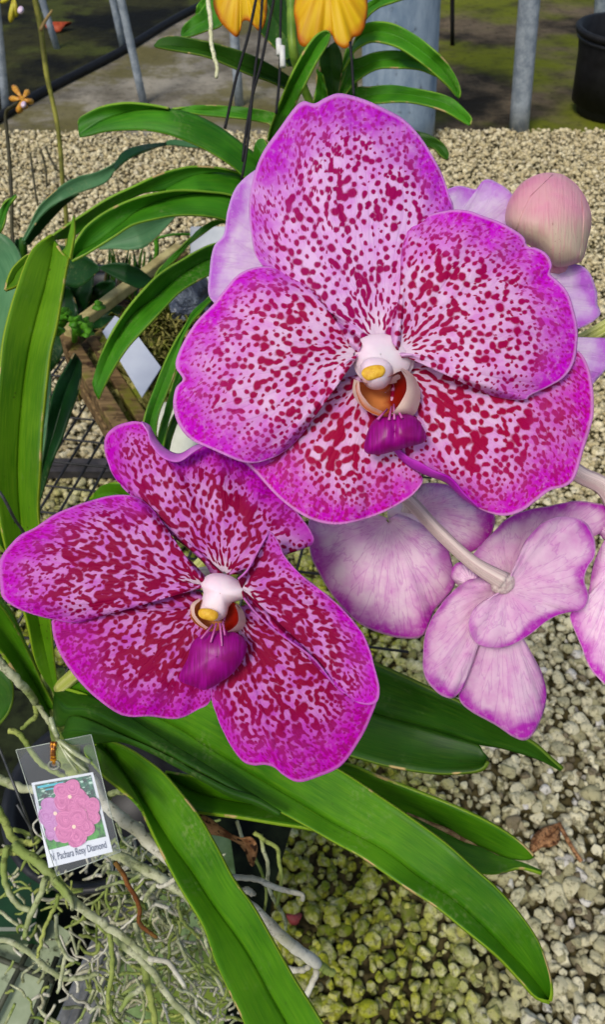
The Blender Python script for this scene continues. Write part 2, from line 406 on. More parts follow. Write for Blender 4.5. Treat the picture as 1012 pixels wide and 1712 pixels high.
# ---- large flower -------------------------------------------------
D1 = .24
def body1(mb):
    puff(mb, (637, 592), [(598,572),(612,562),(638,558),(662,564),(680,578),(688,598),(684,616),(668,634),(640,640),(612,634),(598,616),(594,592)], D1+.001, .0048, 0, 0, power=.8)
    puff(mb, (637, 592), [(637+(x-637)*1.12, 590+(y-590)*1.06) for x, y in [(598,572),(612,562),(638,558),(662,564),(680,578),(688,598),(684,616),(668,634),(640,640),(612,634),(598,616),(594,592)]], D1+.0032, .0066, 0, 0, power=1.2)
    puff(mb, (628, 622), [(603,616),(609,602),(624,596),(642,598),(655,608),(658,624),(652,640),(640,650),(622,651),(608,640)], D1-.0015, .0072, 0, 0, power=.6)
    mb.tube([P(637, 595, D1+.004), P(680, 640, D1+.03), P(740, 640, D1+.075)], [.0035, .003, .003], 10, 1, smooth=16)
f1 = flower_body(body1, 'largest magenta spotted flower facing the viewer')
petal('dorsal_sepal', (634,574), [(600,578),(556,540),(494,484),(436,440),(422,400),(417,345),(425,295),(440,255),(468,215),(492,182),(508,170),(526,174),(545,164),(568,157),(606,166),(640,181),(676,201),(707,235),(736,285),(751,325),(757,356),(730,410),(700,480),(676,540),(668,578)],
      D1, M['sepal_top'], f1, spots=(12.6, .405, 1.2, .35, .85, [(600,480),(575,380),(556,290),(545,215)], .45), seed=3, o=3.2, tip=4, bulge=3, cross=1.5, ruf=1.3, nruf=3.5, ph=.6, axis=(590,160))
petal('petal', (600,592), [(608,566),(578,546),(552,530),(532,504),(514,474),(492,458),(450,447),(420,450),(395,463),(372,490),(358,508),(325,543),(301,585),(294,613),(306,634),(294,650),(290,680),(300,712),(320,735),(352,750),(410,773),(450,767),(482,748),(507,722),(527,690),(538,655),(546,628),(566,612),(590,606)],
      D1, M['petal_front'], f1, spots=(12.2, .42, 1.22, .35, .78, None, .4), seed=11, o=1.5, tip=1.5, bulge=4.5, cross=1.5, ruf=1.4, nruf=5, ph=1.2, axis=(300,610), uoff=3.3)
petal('petal', (668,590), [(654,566),(656,535),(670,475),(674,415),(688,375),(715,361),(755,352),(783,353),(806,361),(834,371),(858,384),(876,397),(882,412),(899,416),(915,426),(923,443),(920,458),(934,471),(950,490),(960,520),(966,549),(965,581),(959,608),(944,630),(920,645),(888,660),(880,667),(851,666),(816,657),(791,638),(764,614),(731,600),(700,596),(674,600)],
      D1, M['petal_front'], f1, spots=(12.2, .42, 1.22, .35, .78, None, .4), seed=12, o=.5, tip=1, bulge=5, cross=1.5, ruf=1.5, nruf=5, ph=.2, axis=(950,480), uoff=7.1)
petal('lateral_sepal', (664,618), [(676,596),(740,580),(840,585),(940,590),(968,588),(984,612),(992,650),(993,690),(987,718),(976,753),(962,798),(946,813),(921,820),(896,838),(872,855),(842,862),(806,852),(775,832),(746,806),(716,795),(690,783),(672,768),(657,752),(652,715),(652,660),(655,632)],
      D1, M['sepal_low'], f1, spots=(12.6, .445, 1.3, .3, .78, None, .5), seed=21, o=7, tip=0, bulge=2.5, cross=-1, ruf=1.6, nruf=4, ph=2.2, axis=(880,760), uoff=1.7)
petal('lateral_sepal', (622,634), [(604,626),(560,640),(490,690),(430,740),(410,768),(430,792),(460,826),(490,851),(522,869),(560,877),(600,871),(640,857),(672,840),(694,824),(707,803),(690,788),(668,772),(654,754),(648,715),(642,664),(634,640)],
      D1, M['sepal_low'], f1, spots=(12.6, .445, 1.3, .3, .78, None, .5), seed=22, o=8, tip=.5, bulge=2.5, cross=0, ruf=1.5, nruf=3.5, ph=.4, axis=(560,860), uoff=5.2)
mb = MB(); strip(mb, [(656,752),(671,768),(690,783),(716,795),(746,806),(772,830),(800,850)], [(666,748),(684,764),(702,772),(728,787),(756,800),(778,826),(802,848)], [D1+.006,D1+.0045,D1+.005], [D1+.003,D1-.0005,D1+.002], n=50, m=8, bow=-.0025)
mb.build('sepal_fold', M['fold'], f1, solid=.0005)
lip = MB()
puff(lip, (645,656), [(596,640),(600,668),(614,686),(640,696),(664,692),(678,672),(684,640),(674,620),(650,630),(620,640)], D1-.0062, -.0115, 0, 0, power=.6)
strip(lip, [(592,634),(590,654),(597,671),(611,685),(632,696)], [(601,637),(603,654),(611,667),(622,679),(640,688)], [D1-.001]*2, [D1-.0082]*2, n=30, m=7, bow=-.0016, mi=1)
strip(lip, [(674,614),(692,628),(703,652),(702,674),(692,694),(668,697)], [(670,618),(679,634),(680,652),(673,668),(664,682),(655,692)], [D1+.001]*2, [D1-.0082]*2, n=30, m=7, bow=-.003, mi=1)
for a, b in (((648,684),(632,701)), ((655,680),(651,702)), ((659,676),(660,701)), ((664,682),(673,699))):
    lip.tube([P(*a, D1-.004), P(*b, D1-.0078)], [.0003, .0004], 7, 2)
lip.build('lip', [M['throat'], M['cream'], M['keel']], f1)
mid = MB(); puff(mid, (660,722), [(620,710),(634,697),(655,692),(680,692),(698,700),(714,728),(708,740),(688,746),(660,754),(636,760),(612,757),(610,740)], D1-.003, .0062, 0, 0, power=.62, groove=.0016)
mid.build('lip_lobe', M['lip'], f1)
an = MB()
puff(an, (625,623), [(605,626),(608,617),(618,612),(630,610),(641,612),(645,620),(640,629),(628,634),(614,636)], D1-.0079, .0011, 0, 0, ns=40, nr=10, power=.5)
an.build('anther_cap', M['anther'], f1)

# ---- lower left flower --------------------------------------------
D2 = .252
def body2(mb):
    puff(mb, (368, 992), [(346,962),(362,958),(384,962),(404,974),(420,984),(418,998),(398,1004),(384,1012),(378,1030),(364,1038),(346,1036),(334,1024),(336,1006),(340,990),(334,976)], D2-.001, .0075, 0, 0, power=.55)
    mb.tube([P(372, 985, D2+.004), P(360, 960, D2+.04), P(330, 960, D2+.1)], [.0033, .003, .003], 10, 1, smooth=14)
f2 = flower_body(body2, 'lower left flower, more densely spotted')
petal('dorsal_sepal', (376,962), [(354,962),(346,946),(321,921),(290,896),(260,862),(250,853),(214,823),(189,793),(176,758),(177,730),(192,714),(214,706),(232,705),(249,712),(258,730),(276,750),(300,759),(325,746),(345,740),(370,748),(415,777),(450,812),(482,840),(506,868),(522,892),(523,908),(500,918),(472,920),(448,918),(430,932),(402,958)],
      D2, M['petal_dense'], f2, spots=(9.8, .485, 1.6, .2, .85, None, .45), seed=31, o=5, tip=3, bulge=3, cross=-2, ruf=2.6, nruf=3, ph=2.4, axis=(260,760), uoff=2.2)
petal('petal', (342,980), [(342,964),(321,941),(300,921),(281,893),(268,870),(250,848),(232,834),(212,828),(185,829),(150,838),(115,850),(90,861),(60,881),(30,898),(4,928),(-2,950),(0,975),(5,1000),(30,1017),(60,1028),(90,1035),(125,1040),(170,1029),(210,1013),(240,996),(262,978),(290,972),(326,986)],
      D2, M['petal_dense'], f2, spots=(9.8, .485, 1.6, .2, .85, None, .45), seed=32, o=0, tip=1.5, bulge=4, cross=2, ruf=1.2, nruf=4, ph=.8, axis=(20,960), uoff=4.4)
petal('petal', (404,984), [(398,968),(414,952),(430,923),(444,898),(452,889),(466,906),(477,931),(506,963),(536,986),(571,1016),(602,1052),(617,1081),(627,1116),(635,1150),(630,1174),(606,1177),(581,1162),(561,1146),(531,1108),(502,1084),(460,1055),(428,1025),(408,1000)],
      D2, M['petal_dense'], f2, spots=(9.8, .485, 1.6, .2, .85, None, .45), seed=33, o=-5, tip=-4, bulge=1, cross=-2, ruf=1.6, nruf=4, ph=2.9, axis=(620,1150), uoff=6.1)
petal('lateral_sepal', (352,1014), [(334,990),(290,985),(220,1005),(140,1025),(92,1034),(87,1046),(92,1072),(105,1101),(130,1136),(160,1166),(195,1191),(220,1198),(250,1197),(296,1201),(331,1186),(351,1172),(356,1130),(360,1080),(360,1030)],
      D2, M['sepal_dense'], f2, spots=(9.8, .50, 1.5, .2, .85, None, .5), seed=41, o=6.5, tip=.5, bulge=3, cross=0, ruf=1.2, nruf=3, ph=.3, axis=(180,1150), uoff=8.2)
petal('lateral_sepal', (384,1020), [(372,1030),(358,1080),(351,1130),(353,1160),(361,1192),(381,1237),(405,1271),(425,1279),(442,1278),(460,1283),(476,1297),(500,1307),(530,1299),(570,1280),(600,1240),(620,1200),(630,1160),(600,1120),(540,1080),(470,1040),(410,1012)],
      D2, M['sepal_dense'], f2, spots=(9.8, .50, 1.5, .2, .85, None, .5), seed=42, o=6, tip=0, bulge=3.5, cross=0, ruf=1.5, nruf=4, ph=1.3, axis=(500,1290), uoff=1.1)
mb = MB(); strip(mb, [(236,705),(250,712),(258,730),(276,750),(300,759),(325,746),(344,740)], [(238,708),(246,722),(252,742),(270,764),(298,772),(326,754),(346,742)], [D2+.004]*3, [D2+.001,D2-.001,D2+.001], n=50, m=8, bow=-.002)
mb.build('sepal_fold', M['fold_pale'], f2, solid=.0005)
lip = MB()
puff(lip, (362,1036), [(322,1012),(318,1030),(328,1044),(346,1054),(372,1058),(392,1050),(402,1030),(398,1012),(370,1000),(340,1002)], D2-.003, -.006, 0, 0, power=.6)
strip(lip, [(334,1000),(320,1010),(319,1026),(330,1042),(344,1052)], [(334,1005),(326,1013),(326,1027),(336,1040),(348,1049)], [D2-.002]*2, [D2-.006]*2, n=26, m=6, bow=-.001, mi=1)
strip(lip, [(396,1008),(407,1022),(411,1040),(402,1054),(384,1060)], [(393,1012),(398,1026),(398,1040),(390,1050),(380,1056)], [D2]*2, [D2-.007]*2, n=26, m=6, bow=-.002, mi=1)
for a, b in (((356,1044),(336,1068)), ((362,1042),(352,1074)), ((368,1042),(371,1080)), ((373,1042),(376,1062))):
    lip.tube([P(*a, D2-.006), P(*b, D2-.0092)], [.0004, .0003], 7, 2)
lip.build('lip', [M['throat'], M['cream'], M['keel']], f2)
mid = MB(); puff(mid, (362,1098), [(336,1062),(352,1056),(378,1054),(402,1062),(413,1078),(408,1100),(396,1118),(382,1132),(368,1141),(356,1148),(341,1154),(324,1148),(299,1135),(314,1099),(320,1076)], D2-.004, .0055, 0, 0, power=.7)
mid.build('lip_lobe', M['lip'], f2)
an = MB(); puff(an, (348,1028), [(332,1021),(338,1017),(352,1018),(364,1024),(364,1033),(356,1038),(340,1035),(332,1029)], D2-.0072, .0014, 0, 0, ns=28, nr=7)
an.build('anther_cap', M['anther'], f2)

# ---- flowers seen from behind ---------------------------------------
def body3(mb):
    puff(mb, (700, 470), [(670,450),(700,440),(730,455),(735,480),(705,500),(672,490)], .29, .004, .004, 0)
    mb.tube([P(700,470,.29), P(760,560,.305), P(800,640,.325)], [.0035, .003, .003], 10, 1, smooth=12)
f3 = flower_body(body3, 'pale flower turned away behind the largest flower')
petal('petal', (560,460), [(560,400),(500,310),(445,282),(428,284),(396,312),(381,350),(374,392),(358,412),(351,450),(352,500),(400,520),(500,530),(560,500)], .278, M['petal_pale'], f3, tip=-2, bulge=2, ruf=1.5, nruf=4, axis=(360,430))
petal('dorsal_sepal', (715,440), [(690,430),(700,360),(740,322),(753,315),(770,311),(794,317),(802,313),(808,303),(816,300),(828,304),(853,321),(866,350),(850,420),(800,460),(740,460)], .283, M['petal_pale'], f3, tip=-1, bulge=2, ruf=1.2, nruf=3, axis=(810,310))
petal('petal', (760,490), [(770,450),(860,440),(924,452),(958,442),(984,453),(998,486),(999,508),(1003,528),(968,550),(900,570),(800,560)], .281, M['petal_pale'], f3, tip=0, bulge=2, ruf=1.2, nruf=4, ph=1, axis=(990,500))
petal('lateral_sepal', (800,560), [(830,540),(900,556),(976,586),(1009,566),(1026,580),(1018,610),(994,640),(950,690),(880,680)], .285, M['petal_pale'], f3, tip=1, bulge=1.5, ruf=1, nruf=3, axis=(1000,600))
petal('lateral_sepal', (700,560), [(680,540),(600,580),(560,660),(620,740),(700,760),(760,700),(750,600)], .287, M['petal_pale'], f3, tip=1, bulge=1.5, ruf=1, nruf=3)

def body4(mb):
    puff(mb, (680, 860), [(650,850),(680,830),(710,845),(715,870),(690,890),(655,880)], .312, .004, .004, 0)
    mb.tube([P(680,860,.31), P(690,800,.315), P(700,740,.33)], [.0033, .003, .003], 10, 1, smooth=12)
f4 = flower_body(body4, 'rosy flower seen from behind under the largest flower')
petal('lateral_sepal', (650,868), [(600,850),(540,850),(517,872),(520,926),(536,961),(561,1001),(600,1041),(646,1061),(680,1067),(705,1064),(717,1045),(727,1020),(746,1000),(761,976),(757,946),(740,900),(700,868),(670,856)], .308, M['petal_backdeep'], f4, tip=5, bulge=4, cross=2, ruf=1, nruf=3, axis=(640,1060))
petal('petal', (690,850), [(680,866),(720,905),(760,925),(790,922),(816,902),(827,878),(826,860),(800,840),(760,815),(722,808),(695,815),(680,835)], .314, M['petal_backdeep'], f4, tip=2, bulge=3, ruf=1, nruf=3, ph=2, axis=(820,880))
petal('lip', (790,975), [(770,980),(757,966),(758,950),(768,941),(784,944),(800,955),(806,975),(795,985)], .303, M['petal_backdeep'], f4, o=-4, tip=4, bulge=2, ruf=.3)

def body5(mb):
    puff(mb, (838, 972), [(820,972),(828,958),(846,955),(860,965),(860,982),(846,993),(826,990)], .289, .004, .004, 1)
    q = [P(664,822,.300), P(690,842,.297), P(735,890,.293), P(790,940,.289), P(842,972,.287)]
    mb.tube(q, [.0027,.0026,.0025,.0027,.0036], 14, 1, smooth=40)
f5 = flower_body(body5, 'pale pink flower seen from behind with its pedicel in front')
petal('dorsal_sepal', (850,968), [(812,962),(786,944),(796,922),(826,890),(848,868),(878,854),(920,846),(962,838),(1000,842),(1030,850),(1024,880),(960,900),(900,920),(872,950)], .299, M['petal_back'], f5, o=2, tip=3, bulge=2, ruf=1.3, nruf=3, axis=(940,860))
petal('petal', (846,985), [(842,968),(856,962),(866,936),(884,899),(906,876),(932,864),(952,864),(978,872),(993,896),(996,926),(983,950),(978,970),(985,996),(976,1018),(948,1024),(918,1036),(886,1061),(852,1080),(818,1083),(794,1073),(784,1048),(791,1022),(812,1004),(828,996)], .291, M['petal_back'], f5, o=0, tip=-4, bulge=3, cross=2, ruf=1.8, nruf=4, ph=.5, axis=(960,960))
petal('petal', (830,985), [(826,966),(790,968),(757,990),(731,1021),(713,1056),(708,1096),(711,1131),(731,1157),(752,1167),(764,1162),(776,1146),(791,1106),(796,1076),(812,1030),(832,1000)], .295, M['petal_back'], f5, o=1, tip=0, bulge=2.5, cross=2, ruf=1.2, nruf=3, ph=1.5, axis=(740,1140))
petal('lateral_sepal', (838,1000), [(815,1020),(797,1076),(790,1116),(772,1152),(770,1172),(790,1190),(830,1212),(860,1232),(882,1236),(901,1211),(914,1166),(906,1126),(890,1096),(870,1060),(855,1020)], .301, M['petal_back'], f5, o=2, tip=3, bulge=4, cross=1, ruf=1, nruf=3, ph=.2, axis=(850,1220))

def body6(mb):
    puff(mb, (1050, 940), [(1030,930),(1050,915),(1075,930),(1072,960),(1045,965)], .30, .004, .004, 0)
    mb.tube([P(930,766,.303), P(972,794,.302), P(1020,826,.30), P(1056,935,.298)], [.0034,.0034,.0036,.0036], 12, 1, smooth=30)
f6 = flower_body(body6, 'pink flower seen from behind at the right edge')
petal('petal', (1040,940), [(1025,890),(1012,904),(994,944),(982,1000),(956,1026),(956,1040),(971,1076),(986,1114),(1000,1132),(1020,1146),(1050,1120),(1070,1040),(1060,960)], .298, M['petal_backdeep'], f6, tip=1, bulge=3, ruf=1, nruf=3, axis=(1000,1100))
petal('petal', (1060,925), [(1040,900),(1030,870),(1060,820),(1100,830),(1130,880),(1110,940),(1075,945)], .303, M['petal_back'], f6, tip=1, bulge=2, ruf=1, nruf=3)
petal('dorsal_sepal', (1050,920), [(1040,930),(1010,900),(990,872),(976,848),(990,842),(1030,850),(1060,880),(1062,915)], .304, M['petal_back'], f6, tip=1, bulge=2, ruf=1, nruf=3)

# ---- bud --------------------------------------------------------------
k = NT('bud_skin', .5, .3); u = k.sep(k.uv('uv')); pos = k.geo()
c = k.mix(k.sm(k.M('ADD', u[1], k.M('MULTIPLY_ADD', k.noise(pos, 60, 3), .5, -.25)), .1, .75), lin(230,150,176), lin(212,190,166))
dd = k.M('MULTIPLY', k.sm(k.vor(pos, 700), .1, .2, 1, 0), k.sm(k.noise(pos, 110, 2), .5, .62))
bv = k.noise(k.comb(k.M('MULTIPLY', k.sep(k.uv('uv'))[0], 26.0), k.M('MULTIPLY', u[1], 2.5)), 1, 3)
c = k.mix(k.M('MULTIPLY', k.sm(bv, .48, .66), .4), c, lin(214,128,150)); c = k.mix(k.M('MULTIPLY', dd, .45), c, lin(168,96,110)); k.bump(k.M('ADD', bv, k.noise(pos, 180, 4)), .35, .001)
c = k.mix(k.M('MULTIPLY', k.sm(k.noise(pos, 90, 4), .4, .7), .35), c, lin(226,200,178))
er = k.sep(k.uv('edge'))[0]; c = k.mix(k.M('MULTIPLY', k.sm(er, .9, 1.0), .45), c, lin(232,176,186))
M['bud'] = k.done(c, .18)
mb = MB(); bo = [(847,374),(847,350),(856,328),(874,305),(901,291),(928,289),(952,298),(974,320),(987,347),(990,374),(983,407),(977,431),(966,440),(930,446),(900,420),(868,398)]
puff(mb, (920,370), bo, .275, .013, .013, 0, ns=64, nr=20)
mb.tube([P(925,430,.276), P(940,480,.29), P(905,595,.316)], [.004,.003,.003], 10, 0, smooth=14)
bud = mb.build('bud', M['bud'], plant)
bs = spl(bo, 200, True)-np.array([920,370]); ba, br = np.arctan2(bs[:,1], bs[:,0]), np.hypot(bs[:,0], bs[:,1]); bi = np.argsort(ba); ba, br = ba[bi], br[bi]
def bud_depth(x, y):
    r = min(.999, math.hypot(x-920, y-370)/np.interp(math.atan2(y-370, x-920), ba, br, period=2*PI)); return .275-.013*math.sqrt(1-r*r)
def bud_sepal(outl, c0, lift):
    o_ = spl(outl, 80, True); V, UV, E = [], [], []; c0 = np.array(c0, float)
    for r in np.linspace(.02, 1, 22):
        for j, q in enumerate(c0+(o_-c0)*r): V.append(P(q[0], q[1], bud_depth(*q)-.00012-lift*3*(1-r**5))); UV.append(((q[0]-920)/100+.5, (q[1]-370)/100+.5)); E.append((r, j/80))
    MB().add(V, grid_faces(22, 80, 0, True), 0, UV, E).build('bud_sepal', M['bud'], bud)
bud_sepal([(934,290),(952,298),(970,315),(973,340),(977,370),(976,404),(968,430),(957,441),(930,446),(902,420),(874,402),(866,396),(871,370),(882,342),(900,314),(916,296)], (925,375), .0002)
bud_sepal([(973,320),(985,346),(989,374),(982,407),(976,428),(969,436),(974,405),(976,370),(975,345)], (979,375), .00015)
bud_sepal([(872,310),(890,297),(912,290),(928,290),(905,306),(885,334),(868,372),(862,392),(850,374),(851,350),(858,328)], (876,338), .0001)

# ---- flower stalk ---------------------------------------------------------
mb = MB()
mb.tube([P(100,1150,.46), P(180,1080,.42), P(300,980,.385), P(400,880,.36), P(480,810,.35), P(650,715,.335), P(830,632,.32), P(920,595,.315), P(968,573,.312), P(1015,546,.31), P(1080,500,.31), P(1150,430,.315)],
        [.0042,.004,.0038,.0036,.0036,.0034,.0033,.0032,.0031,.003,.0028,.0026], 14, 0, smooth=90)
mb.build('flower_stalk', M['stalk'], plant)

# ---- leaves ----------------------------------------------------------------
Lf, Ld, Lo = M['leaf'], M['leaf_dark'], M['leaf_olive']
leaf('leaf', [(95,1150),(110,1142),(180,1130),(300,1150),(430,1210),(568,1287),(640,1334),(691,1369),(746,1409),(791,1449),(831,1484),(871,1529),(901,1574),(918,1619),(924,1654),(921,1674)],
     [(95,1148),(139,1161),(184,1185),(222,1212),(273,1241),(332,1277),(423,1333),(497,1373),(560,1409),(606,1434),(671,1479),(726,1514),(776,1554),(831,1599),(870,1640),(896,1668),(920,1676)],
     [.455,.43,.40,.37,.35,.335,.33,.335], Lf, plant, fold=.0055,
     M_=[(95,1149),(130,1155),(222,1180),(300,1218),(340,1244),(414,1290),(488,1334),(547,1370),(640,1420),(700,1465),(760,1505),(815,1555),(858,1600),(898,1642),(920,1675)], n=90, label='longest leaf, reaching down to the right over the gravel')
leaf('leaf', [(92,1150),(120,1152),(184,1180),(273,1236),(360,1290),(450,1346)], [(90,1180),(96,1215),(133,1205),(190,1226),(246,1250),(340,1300),(452,1354)], [.462,.44,.415,.39,.375,.362], Ld, plant, fold=-.01, wave=0)
leaf('leaf', [(107,1224),(119,1197),(154,1206),(199,1227),(246,1247),(288,1268),(335,1295),(384,1319),(429,1334),(470,1358)], [(104,1226),(118,1244),(160,1242),(207,1240),(258,1260),(290,1278),(335,1302),(384,1330),(429,1345),(468,1364)], [.45,.43,.41,.39,.375,.365,.357], M['leaf_dark'], plant, fold=-.006, wave=0)
# bottom leaf running out of the frame
leaf('leaf', [(169,1237),(184,1239),(213,1250),(246,1271),(273,1292),(302,1325),(332,1363),(365,1420),(390,1468),(425,1517),(463,1584),(493,1637),(522,1682),(560,1745),(610,1830),(650,1900)],
     [(168,1238),(156,1246),(175,1265),(193,1286),(213,1313),(228,1336),(246,1375),(267,1420),(300,1483),(339,1548),(359,1605),(383,1658),(407,1708),(440,1790),(500,1880),(560,1950)],
     [.46,.435,.41,.385,.36,.335,.315,.30], Lf, plant, fold=.006, M_=[(168,1238),(180,1258),(202,1286),(246,1350),(288,1413),(322,1460),(359,1516),(413,1590),(454,1664),(481,1711),(530,1800),(610,1930)], n=90, label='leaf running down out of the frame')
leaf('leaf', [(176,1262),(150,1245),(140,1258),(165,1290),(190,1312),(222,1335)], [(178,1264),(192,1282),(206,1300),(216,1316),(226,1332),(238,1356)], [.455,.44,.42,.405], Lo, plant, fold=-.004, wave=0)
# leaf behind the spotted flower, two-lobed tip
mb = MB()
up = [(470,1040),(560,1075),(627,1108),(674,1129),(730,1155),(787,1181),(843,1215),(892,1241),(925,1270),(942,1285)]
md = [(440,1120),(540,1160),(640,1195),(700,1212),(760,1230),(798,1243),(843,1251),(899,1268),(925,1280),(938,1287)]
strip(mb, up, md, [.40,.37,.35,.345,.345], [.41,.385,.366,.357,.347], 0, .5, 80, 8, bow=.002)
md2 = [(440,1120),(540,1160),(640,1195),(700,1212),(760,1230),(798,1243),(806,1252),(817,1271)]
lo = [(430,1200),(500,1236),(560,1256),(599,1268),(655,1283),(730,1294),(787,1292),(809,1285),(817,1273)]
strip(mb, md2, lo, [.41,.385,.366,.358], [.40,.37,.355,.352], .5, 1, 80, 8, bow=.002)
o = mb.build('leaf', Ld, plant, solid=.0016); o['label'] = 'dark leaf with a notched two-lobed tip'
# leaf under the longest leaf: two lobes with a torn fold
mb = MB()
strip(mb, [(276,1290),(338,1298),(420,1290),(500,1270),(580,1277),(625,1294),(693,1320),(768,1350),(824,1377),(865,1403),(884,1420),(893,1430)],
      [(276,1294),(330,1325),(420,1345),(520,1350),(600,1345),(681,1362),(749,1390),(805,1414),(843,1431),(866,1436),(884,1436),(893,1431)], [.47,.43,.40,.38,.37,.37], [.475,.445,.415,.395,.38,.372], 0, .5, 80, 8)
strip(mb, [(276,1294),(330,1325),(420,1345),(520,1350),(600,1345),(681,1360),(749,1389),(805,1414),(843,1432),(880,1446),(907,1458)],
      [(276,1296),(300,1340),(326,1357),(399,1367),(459,1377),(518,1387),(620,1412),(740,1450),(813,1462),(843,1459),(867,1452),(888,1455),(906,1461)], [.475,.445,.415,.397,.384,.378], [.46,.425,.40,.385,.377,.376], .5, 1, 80, 8)
o = mb.build('leaf', Lf, plant, solid=.0016); o['label'] = 'leaf with a torn brown fold and split tip'
mb = MB(); mb.tube(pix([(681,1359,.379),(715,1374,.380),(749,1389,.380),(778,1404,.379),(805,1414,.378),(835,1429,.377)]), [.0004,.0008,.0013,.0012,.0007,.0005], 6, smooth=40)
mb.build('torn_fold', mat_plain('dead_leaf_tan', lin(176,150,104), lin(110,76,42), 300, .8), o)
# tall leaf at the left with the broken tip
mb = MB()
strip(mb, [(86,392),(64,406),(50,422),(38,449),(29,476),(18,510),(6,557),(0,600),(-8,700),(-10,800),(0,880),(20,960),(44,1040),(60,1110),(90,1160)],
      [(90,400),(86,430),(76,480),(62,530),(46,600),(34,700),(30,800),(38,900),(56,1000),(74,1080),(92,1160)], [.40,.385,.38,.385,.40,.43,.46], [.405,.395,.39,.395,.41,.44,.46], 0, .5, 80, 8)
strip(mb, [(90,400),(86,430),(76,480),(62,530),(46,600),(34,700),(30,800),(38,900),(56,1000),(74,1080),(92,1160)],
      [(96,411),(104,424),(116,432),(112,445),(104,491),(95,544),(85,586),(79,633),(74,680),(70,720),(67,790),(64,860),(76,940),(85,1045),(90,1100),(97,1150)], [.405,.395,.39,.395,.41,.44,.46], [.40,.385,.38,.385,.40,.43,.46], .5, 1, 80, 8)
strip(mb, [(104,422),(112,412),(116,392),(123,362)], [(117,433),(121,412),(125,388),(124,362)], [.398,.397,.4], [.393,.395,.4], .8, 1, 16, 4)
o = mb.build('leaf', Lo, plant, solid=.0016); o['label'] = 'tall olive leaf with a broken spiky tip'
leaf('leaf', [(70,415),(44,426),(22,446),(12,466),(8,484)], [(74,430),(50,446),(34,466),(28,478),(9,486)], [.415,.41,.405], Lo, plant, fold=.004, wave=0)
leaf('leaf', [(-90,900),(-50,950),(0,1011),(26,1050),(51,1099),(72,1145),(90,1180),(104,1215)], [(-120,980),(-60,1030),(0,1090),(26,1126),(59,1167),(77,1201),(92,1222),(104,1218)], [.38,.40,.42,.44,.46,.475], Lf, plant, fold=.008, n=40)
leaf('leaf', [(-60,990),(-20,985),(10,1010),(30,1045),(48,1085),(70,1130)], [(-60,1040),(-10,1020),(2,1040),(22,1068),(44,1105),(68,1138)], [.43,.44,.455,.47], Ld, plant, fold=.004, n=30)
leaf('leaf', [(-70,820),(-30,830),(10,880),(28,915),(44,960)], [(-70,900),(-30,890),(0,915),(20,945),(42,975)], [.42,.43,.45], Lf, plant, fold=.005, n=30)
leaf('leaf', [(-80,1130),(-20,1110),(15,1130),(22,1160),(14,1190),(-6,1215)], [(-80,1230),(-40,1235),(-20,1230),(-12,1222),(-8,1218),(-7,1216)], [.5,.5,.5], Ld, plant, fold=.006, n=30)
leaf('leaf', [(150,835),(170,812),(205,808),(240,838),(270,880),(296,920)], [(150,838),(176,836),(205,850),(235,880),(262,910),(294,926)], [.40,.38,.385,.41,.44], Lf, plant, fold=.005, n=30)
# stem where leaves and roots meet
root([(90,1120),(98,1180),(108,1240),(140,1330),(150,1400)], 44, [.475,.475,.48,.5,.51], M['root_green'], plant, n=14, name='stem', taper=.9)
# ---- aerial roots -----------------------------------------------------------
R_, Rp, Rg, Rr = M['root'], M['root_pale'], M['root_green'], M['root_rust']
root([(20,1412),(45,1430),(62,1440),(95,1475),(126,1510),(158,1535),(180,1548)], 18, .455, R_, plant, n=12, jig=.22)
root([(172,1545),(205,1566),(240,1595),(256,1612)], 15, .46, R_, plant)
root([(180,1560),(230,1600),(253,1622),(285,1668),(316,1700),(350,1750)], 14, .475, R_, plant)
root([(74,1468),(70,1490),(57,1516),(45,1545),(40,1570)], 12, .45, R_, plant)
root([(12,1415),(6,1440),(7,1470),(19,1500),(34,1517),(50,1520)], 12, .45, R_, plant)
root([(97,1495),(92,1515),(76,1548),(68,1575),(61,1602)], 8, .46, M['root_green'], plant, jig=.7)
root([(181,1552),(187,1590),(187,1625),(182,1655),(180,1695)], 10, .465, Rg, plant)
root([(-20,1574),(10,1573),(32,1582),(60,1602),(82,1622),(107,1636),(140,1634),(165,1628)], 11, .50, R_, plant)
root([(93,1530),(96,1570),(112,1600),(124,1606)], 8, .475, R_, plant)
root([(108,1600),(103,1630),(96,1660)], 8, .475, R_, plant)
root([(248,1602),(278,1608),(296,1628),(310,1652)], 10, .46, Rp, plant)
root([(90,1470),(105,1485),(118,1505),(122,1522)], 10, .45, R_, plant)
root([(150,1300),(169,1339),(219,1380),(273,1428),(330,1462),(380,1492),(427,1524),(466,1560),(502,1590),(536,1615)], 24, [.47,.465,.455,.45,.445,.44,.435,.43,.43,.43], Rp, plant, n=14, jig=.2)
root([(520,1600),(538,1616),(548,1624),(560,1628)], 17, .432, M['root_green'], plant, n=10)
root([(470,1618),(484,1620),(505,1622),(520,1614)], 12, .435, Rp, plant)
root([(530,1620),(524,1640),(513,1664),(507,1690)], 12, .435, Rp, plant)
root([(165,1415),(190,1427),(249,1457),(302,1490),(350,1530)], 19, .475, R_, plant, n=10)
root([(192,1442),(205,1460),(213,1478),(226,1500),(233,1520),(232,1542),(246,1556),(262,1568)], 9, .462, Rr, plant)
root([(370,1462),(394,1466),(427,1470),(460,1483),(490,1492),(505,1496),(507,1506)], 11, .42, Rp, plant)
root([(436,1395),(440,1420),(448,1444),(448,1478),(462,1512),(476,1535),(478,1556)], 8, .43, R_, plant)
root([(425,1392),(445,1406),(463,1418),(468,1445),(471,1470),(466,1500),(462,1515)], 8, .425, M['root_green'], plant)
root([(424,1430),(436,1455),(444,1480),(445,1505),(440,1530)], 6, .44, Rg, plant)
